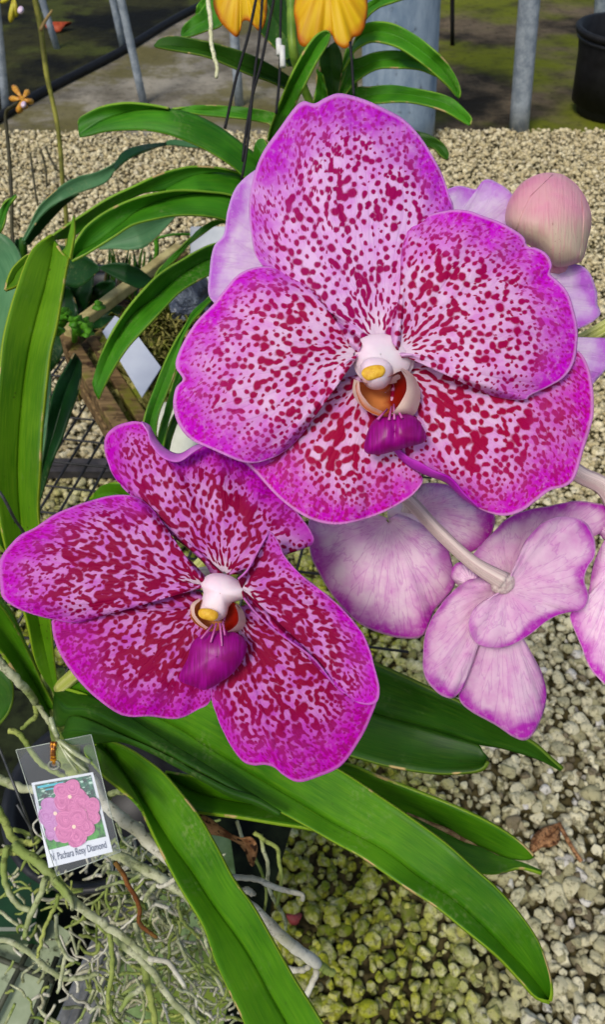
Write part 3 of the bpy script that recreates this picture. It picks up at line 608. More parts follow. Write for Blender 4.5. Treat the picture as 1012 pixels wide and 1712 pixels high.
root([(396,1372),(402,1392),(412,1420),(418,1440)], 7, .45, R_, plant)
root([(402,1492),(415,1488),(424,1498)], 13, .43, Rp, plant)
root([(14,1222),(28,1224),(40,1238),(65,1273),(95,1293),(120,1305)], 11, .445, Rg, plant)
root([(-20,1296),(0,1303),(30,1315),(55,1320),(80,1322)], 17, .48, R_, plant)
root([(-12,1345),(0,1360),(12,1384),(22,1404),(50,1410),(66,1402)], 15, .46, Rg, plant)
root([(-10,1425),(15,1424),(35,1426),(57,1433),(66,1445)], 13, .455, Rg, plant)
root([(8,1390),(28,1388),(52,1396)], 9, .47, Rg, plant)
root([(-30,1085),(0,1109),(26,1135),(48,1158),(60,1176)], 17, [.43,.435,.44,.45,.46], R_, plant, n=10)
root([(58,1172),(72,1192),(88,1218),(96,1240)], 10, .462, R_, plant)
root([(58,1180),(60,1196),(48,1208),(34,1220)], 9, .465, Rg, plant)
root([(170,1350),(185,1328),(206,1324),(226,1330)], 13, .47, R_, plant)
root([(300,1462),(285,1475),(268,1482),(262,1478)], 9, .45, Rp, plant)
root([(262,1478),(250,1490),(240,1508)], 9, .455, R_, plant)
root([(225,1542),(232,1570),(236,1592)], 10, .47, R_, plant)
root([(240,1650),(215,1668),(200,1690)], 11, .49, R_, plant)
root([(238,1600),(246,1640),(256,1690),(262,1740)], 14, .50, Rg, plant)
for i in range(56):
    # the tangle hanging inside and below the pot
    x = random.uniform(150, 400); y = random.uniform(1440, 1680)
    if x > 240+(y-1400)*.42+50: x -= 90
    a = random.gauss(1.25, .75); L = random.uniform(45, 130); d = random.uniform(.50, .585)
    pts = [(x, y)]; 
    for q in range(4):
        a += random.gauss(0, .38); pts.append((pts[-1][0]+math.cos(a)*L/4, pts[-1][1]+math.sin(a)*L/4))
    root(pts, random.uniform(4, 7.5), [d+q*.004 for q in range(5)], random.choice([R_, R_, Rp, Rg, R_]), plant, n=6, jig=.6)

tm_ = MB()
for i in range(760):
    x = random.uniform(20, 400); y = random.uniform(1400, 1720)
    if x < 170 and random.random() < .55: continue
    if x > 240+(y-1400)*.45+40: x -= 100
    a = random.uniform(0, 2*PI); L = random.uniform(14, 60); d = random.uniform(.53, .605); pts = [(x, y)]
    for q in range(3):
        a += random.gauss(0, .6); pts.append((pts[-1][0]+math.cos(a)*L/3, pts[-1][1]+math.sin(a)*L/3))
    tm_.tube([P(*z, d+j*.003) for j, z in enumerate(pts)], [random.uniform(.0007,.0014)]*3+[.0007], 6, random.randint(0, 2), smooth=9)
o = tm_.build('root_tangle', [R_, Rp, Rg], plant); o['kind'] = 'stuff'

# ================================================================== TAG, POT, DRY LEAVES
def card(u, v, d, C):
    (a, b), (c, e) = ((np.array(C[0]), np.array(C[1])), (np.array(C[3]), np.array(C[2])))
    q = (a*(1-u)+b*u)*(1-v)+(c*(1-u)+e*u)*v; return P(q[0], q[1], d)
TC = [(52,1309),(155,1291),(188,1424),(81,1451)]; TD = .395
def quad(mb, u0, v0, u1, v1, d, mi=0, C=TC, thick=0, sub=1):
    V = [card(u, v, d, C) for v in (v0, v1) for u in (u0, u1)]
    if thick:
        V += [card(u, v, d+thick, C) for v in (v0, v1) for u in (u0, u1)]
        return mb.add(V, [(0,1,3,2),(4,6,7,5),(0,4,5,1),(2,3,7,6),(0,2,6,4),(1,5,7,3)], mi, [(u, v) for _ in (0, 1) for v in (v0, v1) for u in (u0, u1)])
    return mb.add(V, [(0,1,3,2)], mi, [(u, v) for v in (v0, v1) for u in (u0, u1)])
tagt = thing('plant_tag', P(90,1280,TD), 'small plastic-sleeved picture tag showing pink orchid blooms, tied among the roots', 'plant tag')
mb = MB(); quad(mb, 0, 0, 1, 1, TD, thick=.0007); cardo = mb.build('card', mat_plain('card_white', lin(226,232,240), rough=.35), tagt, smooth=False)
k = NT('printed_foliage', .3, .5); uv = k.uv('uv'); s = k.sep(uv)
n1 = k.noise(uv, 7, 4, .6); n2 = k.noise(k.comb(s[0], k.M('MULTIPLY', s[1], 3.0)), 9, 3)
c = k.mix(k.sm(n1, .4, .6), lin(8,44,40), lin(44,120,92)); c = k.mix(k.sm(n2, .54, .64), c, lin(190,224,206))
cg = k.mix(k.sm(n1, .4, .6), lin(16,84,12), lin(64,160,38)); c = k.mix(k.sm(s[1], .45, .62), c, cg)
M['print_bg'] = k.done(c)
k = NT('printed_bloom', .3, .5); uv = k.uv('uv'); c = k.mix(k.sm(k.noise(uv, 11, 5, .7), .36, .66), lin(186,76,142), lin(232,134,188))
M['print_pink'] = k.done(c)
k = NT('printed_bloom_pale', .3, .5); uv = k.uv('uv'); M['print_lilac'] = k.done(k.mix(k.sm(k.noise(uv, 12, 3), .35, .65), lin(176,96,168), lin(214,150,208)))
M['print_white'] = mat_plain('printed_centre', lin(246,222,196), rough=.3)
mb = MB(); quad(mb, .045, .03, .955, .80, TD-.0003, 0)
quad(mb, .08, .05, .50, .075, TD-.0004, 4); quad(mb, .2, .10, .55, .115, TD-.0004, 4)
def bloom(u, v, R, mi, rot, lay):
    for q in range(5):
        a = rot+q*2*PI/5; cu, cv = u+math.cos(a)*R*.62, v+math.sin(a)*R*.62*.78; V = [card(cu, cv, TD-.0005-lay-.00003*q, TC)]; U = [(cu, cv)]
        for w in range(18):
            b = w*2*PI/18; rr = R*.56*(1+.07*math.sin(3*b+q)); x_, y_ = cu+rr*math.cos(b), cv+rr*math.sin(b)*.78
            V.append(card(x_, y_, TD-.0005-lay-.00003*q, TC)); U.append((x_+q*.37, y_+rot))
        mb.add(V, [(0, 1+w, 1+(w+1) % 18) for w in range(18)], mi, U)
    V = [card(u+.03*math.cos(b), v+.024*math.sin(b), TD-.0008-lay, TC) for b in np.linspace(0, 2*PI, 10, endpoint=False)]
    mb.add(V, [tuple(range(10))], 3, [(0,0)]*10)
bloom(.27,.40,.235,2,.5,0); bloom(.23,.58,.17,2,.1,.0001); bloom(.55,.24,.235,1,.2,.0003); bloom(.72,.44,.235,1,.9,.0006); bloom(.51,.60,.27,1,.3,.0009)
M['print_cyan'] = mat_plain('printed_cyan', lin(60,190,210), rough=.3)
mb.build('printed_picture', [M['print_bg'], M['print_pink'], M['print_lilac'], M['print_white'], M['print_cyan']], cardo, smooth=False)
fc = bpy.data.curves.new('lettering', 'FONT'); fc.body = 'V. Pachara Rosy Diamond'; fo = bpy.data.objects.new('lettering_tmp', fc); COL.objects.link(fo)
bpy.context.view_layer.update(); dg = bpy.context.evaluated_depsgraph_get(); tm = bpy.data.meshes.new_from_object(fo.evaluated_get(dg))
tv = np.array([v.co[:] for v in tm.vertices]); lo_, hi_ = tv.min(0), tv.max(0); tn = (tv-lo_)/(hi_-lo_+1e-9)
mb = MB(); mb.add([card(.07+.86*x, .965-.115*y, TD-.0004, TC) for x, y, _ in tn], [tuple(p.vertices) for p in tm.polygons], 0)
mb.build('lettering', mat_plain('print_ink', lin(58,70,104), rough=.4), cardo, smooth=False)
bpy.data.objects.remove(fo)
SLC = [(26,1254),(152,1228),(201,1424),(95,1464)]
k = NT('clear_plastic', .12, .5); k.b.inputs['Base Color'].default_value = (.8,.86,.84,1)
tr = k.n('ShaderNodeBsdfTransparent'); gl = k.n('ShaderNodeBsdfGlossy'); gl.inputs[1].default_value = .12
df = k.n('ShaderNodeBsdfDiffuse'); df.inputs[0].default_value = (.75,.8,.8,1)
x1 = k.n('ShaderNodeMixShader'); x1.inputs[0].default_value = .10; k.t.links.new(tr.outputs[0], x1.inputs[1]); k.t.links.new(df.outputs[0], x1.inputs[2])
fr = k.n('ShaderNodeFresnel'); fr.inputs[0].default_value = 1.35
x2 = k.n('ShaderNodeMixShader'); k.t.links.new(fr.outputs[0], x2.inputs[0]); k.t.links.new(x1.outputs[0], x2.inputs[1]); k.t.links.new(gl.outputs[0], x2.inputs[2]); k.t.links.new(x2.outputs[0], k.out.inputs[0])
M['clear'] = k.m
mb = MB(); V, UV = [], []
for i in range(14):
    for j in range(12):
        u, v = j/11, i/13; V.append(card(u, v, TD-.0022+.0006*math.sin(u*9+v*4)*(abs(u-.5)+.1), SLC)); UV.append((u, v))
mb.add(V, grid_faces(14, 12), 0, UV); slv = mb.build('sleeve', M['clear'], tagt)
mb = MB(); ed = [card(u, v, TD-.0023, SLC) for u, v in ((0,0),(.5,0),(1,0),(1,.5),(1,1),(.5,1),(0,1),(0,.5),(0,0))]
[mb.tube([ed[i_], ed[i_+2]], .00022, 5) for i_ in (0, 2, 4, 6)]; mb.build('sleeve_seam', mat_plain('plastic_edge', lin(176,186,172), rough=.25, spec=.7), slv)
mb = MB(); mb.tube([P(92,1240,TD-.003), P(89,1255,TD-.004), P(90,1270,TD-.003), P(90,1278,TD)], .0011, 8, smooth=18); mb.tube([P(86,1240,TD-.003), P(87,1256,TD-.0045), P(86,1271,TD-.003)], .0009, 8, smooth=14)
k = NT('gold_wire_tie', .4, .6); k.b.inputs['Metallic'].default_value = .5; u = k.sep(k.uv('uv'))
M['gold'] = k.done(k.mix(k.sm(k.noise(k.comb(u[0], k.M('MULTIPLY', u[1], 600.0)), 1, 1), .4, .6), lin(120,66,8), lin(236,160,30)))
mb.build('wire_tie', M['gold'], tagt)
mb = MB(); mb.tube([P(90+9*math.cos(a), 1279+7*math.sin(a), TD-.0025) for a in np.linspace(0, 2*PI, 20)], .0007, 6); mb.build('eyelet', mat_plain('eyelet_grey', lin(120,124,110), rough=.3, spec=.7), tagt)
mb = MB()
for a, b, w in (((98,1238),(150,1274),.0012), ((100,1246),(146,1290),.0008), ((96,1232),(84,1200),.0013), ((97,1240),(130,1292),.0006)):
    mb.tube([P(*a, TD-.004), P((a[0]+b[0])/2, (a[1]+b[1])/2+3, TD-.006), P(*b, TD-.003)], w, 6, smooth=10)
mb.build('plastic_strap', mat_plain('strap_clear', lin(150,160,110), lin(190,196,160), 300, .25, .7), tagt)

def lathe(mb, base, prof, n=40, mi=0, axis=(0, 0, 1)):
    """prof: (radius, height) pairs"""
    V = []
    for r, h in prof:
        for i in range(n):
            a = 2*PI*i/n; V.append(np.array(base)+np.array([r*math.cos(a), r*math.sin(a), h]))
    return mb.add(V, grid_faces(len(prof), n, 0, True), mi, [(i/n, h*8) for r, h in prof for i in range(n)])
BLACK = mat_plain('black_plastic', lin(22,23,26), lin(36,38,42), 40, .45, .4)
BLACK2 = mat_plain('matt_black_plastic', lin(12,12,14), lin(24,24,26), 30, .6, .3)
pb = P(165,1330,.62); pot = thing('basket_pot', pb-np.array([0,0,.10]), 'black slotted basket pot buried under the grey-green orchid roots', 'pot')
mb = MB(); lathe(mb, pb-np.array([0,0,.10]), [(.0,.0),(.052,.0),(.068,.096),(.074,.098),(.075,.104),(.069,.104),(.064,.096),(.05,.006),(.0,.006)], 44); mb.build('pot_body', BLACK, pot)
mb = MB()
for i in range(12):
    a = 2*PI*i/12; e = np.array([math.cos(a), math.sin(a), 0]); mb.tube([pb+e*.0545+np.array([0,0,-.094]), pb+e*.0695+np.array([0,0,-.01])], .003, 6)
mb.build('pot_ribs', BLACK2, pot)
# black wires holding the pot
hw = thing('pot_wire', P(60,1340,.43), 'bent grey support wires rising beside the picture tag', 'wire'); WIRE = mat_plain('wire_dark', lin(44,46,48), lin(70,72,72), 200, .4, .6)
for q in ([(-20,1215,.44),(0,1255,.44),(20,1305,.43),(38,1350,.43),(50,1385,.44),(58,1420,.47)], [(28,1345,.425),(38,1362,.425),(52,1386,.43)], [(-20,800,.36),(5,832,.36),(24,868,.37),(40,892,.38),(54,930,.4)]):
    MB().tube([P(*a) for a in q], .0008, 6, smooth=24).build('wire', WIRE, hw)

k = NT('dry_leaf_brown', .8, .2); pos = k.geo(); n = k.noise(pos, 90, 4, .6)
c = k.mix(k.sm(n, .35, .6), lin(96,58,32), lin(176,130,88)); c = k.mix(k.sm(k.noise(pos, 300, 2), .55, .65), c, lin(60,38,24)); k.bump(n, .7, .002); M['dry'] = k.done(c, .1)
dl = MB(); strip(dl, [(318,1358),(345,1364),(372,1385),(400,1400),(420,1400),(430,1412),(429,1428),(424,1447)], [(322,1376),(345,1392),(372,1398),(396,1408),(410,1424),(416,1440),(420,1446),(423,1448)], [.44,.435,.43,.43], [.445,.445,.436,.432], 0, 1, 50, 11, bow=-.004, wave=.002)
o = dl.build('dry_leaf', M['dry'], solid=.0008); tag(o, 'curled brown dry leaf lying on the roots beside the long green leaf', 'dry leaf')
g0 = G(905,1420); dl = MB()
for (a, b, c_) in (((880,1440),(905,1405),(930,1388)), ((888,1428),(912,1418),(928,1400))):
    p = [G(*q)+np.array([0,0,.028]) for q in (a, b, c_)]; s_ = spl(p, 14)
    V = []
    for i, q in enumerate(s_):
        w = .012*math.sin(PI*(i+.5)/14.5); V += [q+np.array([-w,w*.4,0]), q+np.array([0,0,.008]), q+np.array([w,-w*.4,0])]
    dl.add(V, grid_faces(14, 3))
dl.tube([G(928,1388)+np.array([0,0,.03]), G(948,1425)+np.array([0,0,.03]), G(966,1450)+np.array([0,0,.026])], .0035, 6, smooth=12)
o = dl.build('leaf_litter', M['dry'], solid=.0008); tag(o, 'withered brown leaf and stalk lying on the pale gravel', 'dry leaf')
q = G(492,1541)+np.array([0,0,.02]); mb = MB(); mb.add([q+np.array([.012*math.cos(a)*(1+.2*math.sin(3*a)), .010*math.sin(a), .004*math.cos(2*a)]) for a in np.linspace(0, 2*PI, 14, endpoint=False)]+[q+np.array([0,0,.007])], [(i, (i+1) % 14, 14) for i in range(14)])
o = mb.build('fallen_petal', mat_plain('petal_faded_red', lin(150,62,62), lin(120,50,46), 200), solid=.001); tag(o, 'small faded red petal fallen on the mossy gravel', 'petal')

# ================================================================== BENCH AT LOWER LEFT
ZB = .57
def flat(pts, z, name, mat, thick=.006, parent=None, mb=None):
    V = [G(x, y, z) for x, y in pts]; n = len(V); V += [v-np.array([0,0,thick]) for v in V]
    F = [tuple(range(n-1, -1, -1)), tuple(range(n, 2*n))]+[(i, (i+1) % n, n+(i+1) % n, n+i) for i in range(n)]
    m = mb or MB(); m.add(V, F, 0, [(0,0)]*len(V))
    return m if mb else m.build(name, mat, parent, smooth=False)
k = NT('algae_panel', .6, .3); pos = k.geo(); n = k.noise(pos, 16, 5, .65)
c = k.mix(k.sm(n, .35, .65), lin(84,112,52), lin(150,176,116)); c = k.mix(k.sm(k.noise(pos, 55, 4, .7), .55, .7), c, lin(46,66,18)); c = k.mix(k.sm(k.noise(pos, 9, 2), .5, .7), c, lin(110,130,40)); k.bump(n, .4, .003); M['algae'] = k.done(c)
k = NT('stained_panel', .5, .35); pos = k.geo(); n = k.noise(pos, 12, 5, .65)
c = k.mix(k.sm(n, .35, .65), lin(128,144,108), lin(170,182,150)); c = k.mix(k.sm(k.noise(pos, 45, 4, .7), .58, .72), c, lin(50,60,30)); k.bump(n, .3, .003); M['stained'] = k.done(c)
k = NT('aluminium', .38, .5); k.b.inputs['Metallic'].default_value = .75; pos = k.geo(); M['alu'] = k.done(k.mix(k.sm(k.noise(pos, 40, 4, .7), .3, .7), lin(112,112,108), lin(168,168,162)))
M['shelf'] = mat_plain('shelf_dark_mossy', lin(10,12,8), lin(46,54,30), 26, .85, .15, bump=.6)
bench = thing('plant_bench', G(150,1650,ZB)-np.array([0,0,.01]), 'low plant bench with an aluminium rail and algae-stained panels under the roots', 'bench')
flat([(118,1860),(150,1700),(205,1560),(250,1440),(290,1380),(385,1400),(405,1540),(385,1660),(330,1900)], ZB, 'panel', M['algae'], parent=bench)['label'] = 'green algae-covered panel'
flat([(-260,1900),(-200,1500),(-20,1470),(60,1520),(118,1560),(60,1720),(20,1900)], ZB-.004, 'panel', M['stained'], parent=bench)
mb = MB(); a, b = G(60,1880,ZB), G(212,1520,ZB); ax = (b-a)/2; u_ = ax/np.linalg.norm(ax); sd = np.cross([0,0,1], u_)
mb.box((a+b)/2+np.array([0,0,.006])+sd*.0, ax, sd*.014, np.array([0,0,.014])); mb.box((a+b)/2+np.array([0,0,.0215]), ax, sd*.004, np.array([0,0,.0015])); mb.build('rail', M['alu'], bench, smooth=False, bevel=.0015)
for p0, p1 in (((-20,1720),(62,1560)), ((30,1760),(95,1600)), ((-60,1580),(90,1640))):
    MB().tube([G(*p0,ZB+.004), G(*p1,ZB+.004)], .0026, 8).build('cross_bar', mat_plain('bar_dark', lin(44,48,36), lin(74,78,60), 80, .6), bench)
flat([(-400,1900),(-350,1120),(60,1100),(330,1180),(380,1290),(500,1340),(458,1480),(440,1600),(420,1900)], ZB-.09, 'shelf', M['shelf'], parent=bench)['label'] = 'black lower shelf backing the roots'  # dark backing sheet below the roots and panels
MB().box(G(-10,1500,ZB+.02), RGT*.05, np.array([0,.035,0]), np.array([0,0,.02])).build('leaf_bin', mat_plain('dark_green_plastic', lin(8,44,18), lin(16,60,26), 30, .4), bench, smooth=False, bevel=.004)

# ================================================================== THE SECOND AND THIRD ROW OF PLANTS
Lm, Lb, Lx = M['leaf_mid'], M['leaf_blue'], M['leaf_deep']
yp = thing('yellow_orchid', P(560,260,.66), 'strap-leaved orchid with drooping golden yellow flowers and a hanging root', 'orchid')
leaf('leaf', [(591,78),(600,52),(612,39),(631,36),(655,39),(679,49),(702,63),(726,83),(747,104),(764,130),(771,152),(769,163)], [(574,119),(591,88),(607,76),(624,70),(650,74),(674,84),(707,107),(733,129),(750,145),(762,160),(768,164)], [.64,.62,.61,.63], Lm, yp, .008)
leaf('leaf', [(562,165),(584,107),(603,96),(631,87),(674,85),(707,98),(733,118)], [(566,180),(584,150),(600,133),(631,116),(667,114),(702,117),(734,129)], [.66,.64,.63,.645], Lm, yp, .006)
leaf('leaf', [(560,190),(593,149),(619,145),(655,142),(702,149),(750,161),(773,178),(789,197),(787,208)], [(562,220),(600,180),(643,172),(679,171),(714,177),(745,187),(769,201),(780,208),(786,210)], [.67,.65,.63,.63], Lm, yp, .006)
leaf('leaf', [(640,200),(702,220),(726,229),(745,244),(751,258),(749,266)], [(640,225),(690,238),(724,248),(735,258),(742,264),(747,267)], [.67,.65,.65], M['leaf_dark'], yp, .005)
leaf('leaf', [(600,40),(612,10),(631,-4),(655,-20),(690,-40)], [(596,60),(613,31),(631,15),(655,5),(700,-8)], [.65,.63,.63], Lm, yp, .005)
leaf('leaf', [(447,234),(455,205),(471,164),(487,126),(509,85),(528,60),(543,51),(552,54)], [(458,240),(478,205),(490,183),(505,152),(528,107),(542,84),(550,70),(553,56)], [.66,.60,.57,.56,.57], Lm, yp, .006, M_=[(452,238),(458,209),(486,152),(515,101),(530,76),(548,56)], dm=[.668,.61,.58,.57,.572])
leaf('leaf', [(552,175),(545,150),(538,128),(534,104),(540,84)], [(566,180),(568,149),(572,120),(572,95),(562,70)], [.66,.65,.64,.64], M['leaf_dark'], yp, .006)
leaf('leaf', [(520,190),(528,150),(530,115)], [(545,190),(548,160),(540,125)], [.66,.65,.64], Lm, yp, .006)
leaf('leaf', [(574,170),(570,140),(572,110),(580,80)], [(600,170),(598,140),(596,112),(590,85)], [.675,.67,.665], Lm, yp, .006)
leaf('leaf', [(258,76),(268,65),(290,60),(330,66),(380,78),(430,96),(470,118),(500,140)], [(259,79),(280,83),(310,88),(345,95),(380,109),(420,126),(455,138),(498,160)], [.66,.64,.65,.68], M['leaf_dark'], yp, .005, M_=[(258,78),(300,79),(350,88),(400,108),(450,130),(500,152)], dm=[.66,.648,.658,.683])
leaf('leaf', [(303,58),(306,44),(318,32),(338,14),(352,-20)], [(304,62),(320,61),(345,52),(368,44),(384,20)], [.70,.69,.69], Lm, yp, .004)
leaf('leaf', [(328,24),(330,8),(345,-8),(360,-20)], [(330,26),(348,22),(368,10),(376,-10)], [.71,.70,.70], Lm, yp, .004)
leaf('leaf', [(380,-30),(410,20),(440,60),(480,100)], [(430,-40),(450,10),(470,50),(500,90)], [.74,.74,.72], M['leaf_dark'], yp, .006)
leaf('leaf', [(420,-30),(450,40),(480,110)], [(510,-30),(520,40),(520,110)], [.76,.75,.73], M['leaf_dark'], yp, .006)
root([(487,-40),(487,20),(489,60),(492,92),(505,140),(530,200),(560,300),(600,420)], 17, [.62,.62,.62,.625,.65,.67,.68,.69], mat_plain('stem_green', lin(84,124,30), lin(130,164,56), 60, .5), yp, name='stem', n=10, jig=.15)
k = NT('yellow_petal', .5, .3); e = k.sep(k.uv('edge')); uv = k.uv('uv')
c = k.mix(k.sm(k.noise(k.comb(k.M('MULTIPLY', e[1], 16.0), e[0]), 1, 2), .35, .7), lin(236,196,14), lin(222,168,8)); c = k.mix(k.sm(k.M('MULTIPLY_ADD', k.noise(uv, 3, 2), .2, e[0]), .96, 1.12), c, lin(206,104,14))
k.bump(k.noise(k.comb(k.M('MULTIPLY', e[1], 24.0), e[0]), 1, 2), .25, .001); M['yellow'] = k.done(c, .25)
for lab, pts in (('left yellow flower', [((402,-60), [(372,-50),(357,0),(366,32),(382,51),(395,62),(401,54),(406,36),(417,36),(430,49),(436,51),(444,35),(446,0),(436,-45)], (0,0))]),
                 ('right yellow flower', [((548,-60), [(505,-45),(492,10),(496,47),(499,68),(507,78),(526,74),(545,58),(555,58),(562,72),(575,81),(585,76),(591,63),(604,57),(612,36),(614,0),(596,-45)], (0,0))])):
    mb = MB(); c0 = pts[0][0]; puff(mb, (c0[0]+12, -62), [(c0[0]-6,-62),(c0[0]+8,-76),(c0[0]+28,-66),(c0[0]+26,-50),(c0[0]+6,-46)], .60, .005, .005); mb.tube([P(c0[0]+12,-60,.605), P((c0[0]+12+487)/2,-95,.615), P(487,-50,.62)], .002, 6, smooth=10)
    fl = mb.build('flower', M['yellow'], yp); fl['label'] = lab
    for b, o_, sl in pts: petal('petal', b, o_, .59+sl[0]*.004, M['yellow'], fl, tip=3, bulge=4, cross=5, ruf=2, nruf=3, ns=90, nr=20)
root([(345,-30),(349,10),(352,35),(353,68),(358,95),(363,110),(361,130)], 8.5, .58, mat_root('root_cream', lin(196,196,150), lin(220,220,186), lin(206,206,160)), yp, name='root')
hang = thing('wire_hanger', P(420,200,.58), 'thin black hanger wires running down past the yellow flowers', 'wire')
for q in ([(432,-20),(415,60),(395,130),(376,215)], [(440,-20),(434,60),(425,130),(414,240),(404,300)], [(462,-20),(447,55),(436,110),(422,160),(410,230),(406,270)], [(471,-20),(469,40),(468,120),(462,190)], [(586,70),(589,110),(592,160)]):
    MB().tube([P(x, y, .565) for x, y in q], .0011, 6, smooth=20).build('wire', BLACK2, hang)
mb = MB(); mb.tube([P(466,66,.563), P(467,92,.563)], .0022, 8); mb.tube([P(472,78,.562), P(473,112,.562)], .0022, 8); mb.build('plastic_clip', mat_plain('clip_white', lin(214,214,206)), hang)

sp = thing('strap_leaf_orchid', P(420,420,.62), 'flowerless strap-leaved orchid arching out to the left of the big flower', 'orchid')
mb = MB(); strip(mb, [(130,206),(131,199),(140,192),(170,178),(210,172),(250,175),(282,181)], [(133,228),(138,223),(170,203),(210,188),(240,183),(262,181),(284,182)], [.60,.585,.59], [.60,.595,.595], 0, .5, 50, 8, bow=.003)
strip(mb, [(133,228),(138,223),(170,203),(210,188),(250,181),(280,182),(325,192),(370,215),(410,245),(434,264),(450,290)], [(134,230),(150,227),(180,220),(235,218),(280,225),(325,242),(360,260),(390,280),(405,294),(420,305),(440,320)], [.60,.595,.595,.61,.63], [.60,.59,.59,.60,.62], .5, 1, 60, 8, bow=-.002)
mb.build('leaf', Lm, sp, solid=.0016)
leaf('leaf', [(288,182),(330,176),(375,177),(420,181),(456,188),(480,200)], [(300,186),(350,194),(400,198),(440,205),(450,208),(474,222)], [.66,.65,.65,.66], Lm, sp, .004)
mb = MB(); strip(mb, [(84,396),(113,375),(133,362),(178,333),(222,312),(267,291),(303,281),(327,278),(362,280),(391,286),(405,292),(430,310)], [(92,400),(125,394),(154,368),(193,345),(237,324),(277,318),(303,303),(327,293),(358,288),(381,288),(400,293),(428,312)], [.57,.575,.58,.60,.63], [.58,.585,.59,.605,.63], 0, .5, 60, 8, bow=.003)
strip(mb, [(277,318),(303,303),(327,293),(358,288),(381,288),(402,293),(428,312)], [(279,320),(303,319),(330,319),(360,322),(388,327),(410,335),(430,350)], [.588,.60,.62,.63], [.585,.59,.61,.625], .5, 1, 40, 8)
mb.build('leaf', Lm, sp, solid=.0016)
mb = MB(); strip(mb, [(118,434),(122,412),(132,394),(146,376),(178,353),(222,333),(267,322),(303,318),(350,321),(388,327),(430,350)], [(119,435),(126,427),(140,418),(166,404),(202,377),(231,353),(267,336),(303,326),(339,321),(386,328),(428,352)], [.55,.555,.565,.59,.62], [.56,.565,.58,.60,.622], 0, .5, 60, 8, bow=.003)
strip(mb, [(119,435),(126,427),(140,418),(166,404),(202,377),(231,353),(267,336),(303,326),(339,321),(386,328),(428,352)], [(120,437),(140,427),(163,413),(190,396),(220,377),(256,367),(291,361),(322,360),(353,363),(380,370),(420,390)], [.56,.565,.58,.60,.622], [.55,.55,.56,.58,.61], .5, 1, 60, 8)
mb.build('leaf', Lm, sp, solid=.0016)
leaf('leaf', [(255,468),(267,448),(291,424),(315,400),(339,379),(358,369),(390,366)], [(257,470),(279,448),(298,430),(322,404),(353,382),(374,373),(395,376)], [.64,.63,.63,.63], Lm, sp, .003)
leaf('leaf', [(155,640),(162,610),(172,585),(190,550),(220,507),(256,467),(279,449),(303,435),(334,417),(362,406),(410,400)], [(165,668),(175,645),(195,608),(216,578),(240,552),(270,520),(300,489),(330,470),(355,458),(380,450),(415,440)], [.56,.545,.55,.58,.62], Lm, sp, .006, M_=[(158,655),(166,632),(184,590),(215,532),(260,496),(300,462),(350,433),(412,420)], dm=[.56,.555,.565,.592,.625])
leaf('leaf', [(400,440),(372,470),(349,496),(322,520),(309,543),(293,570),(276,604),(259,645),(243,690),(236,730),(232,800)], [(410,460),(380,480),(352,504),(335,523),(322,537),(306,566),(298,600),(290,630),(278,660),(263,705),(256,800)], [.62,.57,.55,.55,.56], Lm, sp, .006)
leaf('leaf', [(304,605),(293,626),(283,660),(270,705),(262,745),(258,810)], [(312,612),(305,630),(292,668),(278,724),(272,760),(275,810)], [.575,.565,.56], Lm, sp, .004)
leaf('leaf', [(312,640),(300,672),(285,705),(274,745),(270,800)], [(320,650),(306,690),(294,715),(284,745),(282,800)], [.59,.58,.575], M['leaf_dark'], sp, .004)
leaf('leaf', [(422,270),(428,238),(440,232),(448,245)], [(430,275),(440,262),(446,255),(449,247)], [.62,.61,.61], Lm, sp, .002, wave=0)
root([(440,260),(445,330),(440,420),(440,520),(430,640)], 30, [.64,.64,.64,.645,.65], mat_plain('stem_green_dark', lin(58,92,24), lin(96,130,44), 60, .5), sp, name='stem', n=12, jig=.1)
# ---- broad-leaved plants --------------------------------------------------------
bp = thing('broad_leaf_plant', P(60,440,.85), 'plant with broad dusty blue-green twisted leaves beside the gravel path', 'plant')
mb = MB(); strip(mb, [(33,407),(47,380),(65,345),(95,316),(125,297),(160,288),(190,273),(208,253),(237,244),(277,239)], [(40,408),(60,372),(80,350),(104,335),(133,322),(175,306),(190,288),(200,276),(208,268),(278,241)], [.80,.78,.80,.86], [.80,.785,.805,.86], 0, 1, 60, 9, bow=.004)
mb.build('leaf', Lb, bp, solid=.0012)
mb = MB(); strip(mb, [(38,408),(60,372),(80,350),(104,335),(132,324)], [(48,409),(77,376),(104,347),(122,332),(133,325)], [.80,.785,.79], [.81,.80,.79], 0, 1, 30, 7); mb.build('leaf', Lx, bp, solid=.0012)
mb = MB(); strip(mb, [(190,278),(206,254),(237,243),(277,238)], [(192,286),(208,271),(237,254),(277,243)], [.80,.82,.86], [.79,.81,.86], 0, 1, 30, 7); mb.build('leaf', Lx, bp, solid=.0012)
mb = MB(); strip(mb, [(274,240),(285,234),(310,236),(340,246)], [(275,243),(290,243),(312,246),(340,248)], [.86,.87,.88], [.86,.87,.88], 0, 1, 20, 5); mb.build('leaf', Lb, bp, solid=.0012)
mb = MB(); strip(mb, [(164,414),(190,392),(220,374),(260,366),(293,361)], [(166,417),(195,416),(220,418),(250,408),(292,364)], [.74,.73,.75], [.74,.735,.75], 0, 1, 40, 9, bow=.004); mb.build('leaf', Lb, bp, solid=.0012)
mb = MB(); strip(mb, [(166,446),(185,440),(208,440),(232,449),(252,464)], [(167,449),(190,463),(212,474),(236,482),(252,468)], [.78,.78,.80], [.78,.785,.80], 0, 1, 40, 9, bow=.004); mb.build('leaf', Lx, bp, solid=.0012)
mb = MB(); strip(mb, [(60,430),(90,410),(130,420),(166,446)], [(60,450),(95,470),(130,480),(166,452)], [.82,.80,.78], [.82,.81,.78], 0, 1, 40, 9, bow=.004); mb.build('leaf', Lx, bp, solid=.0012)
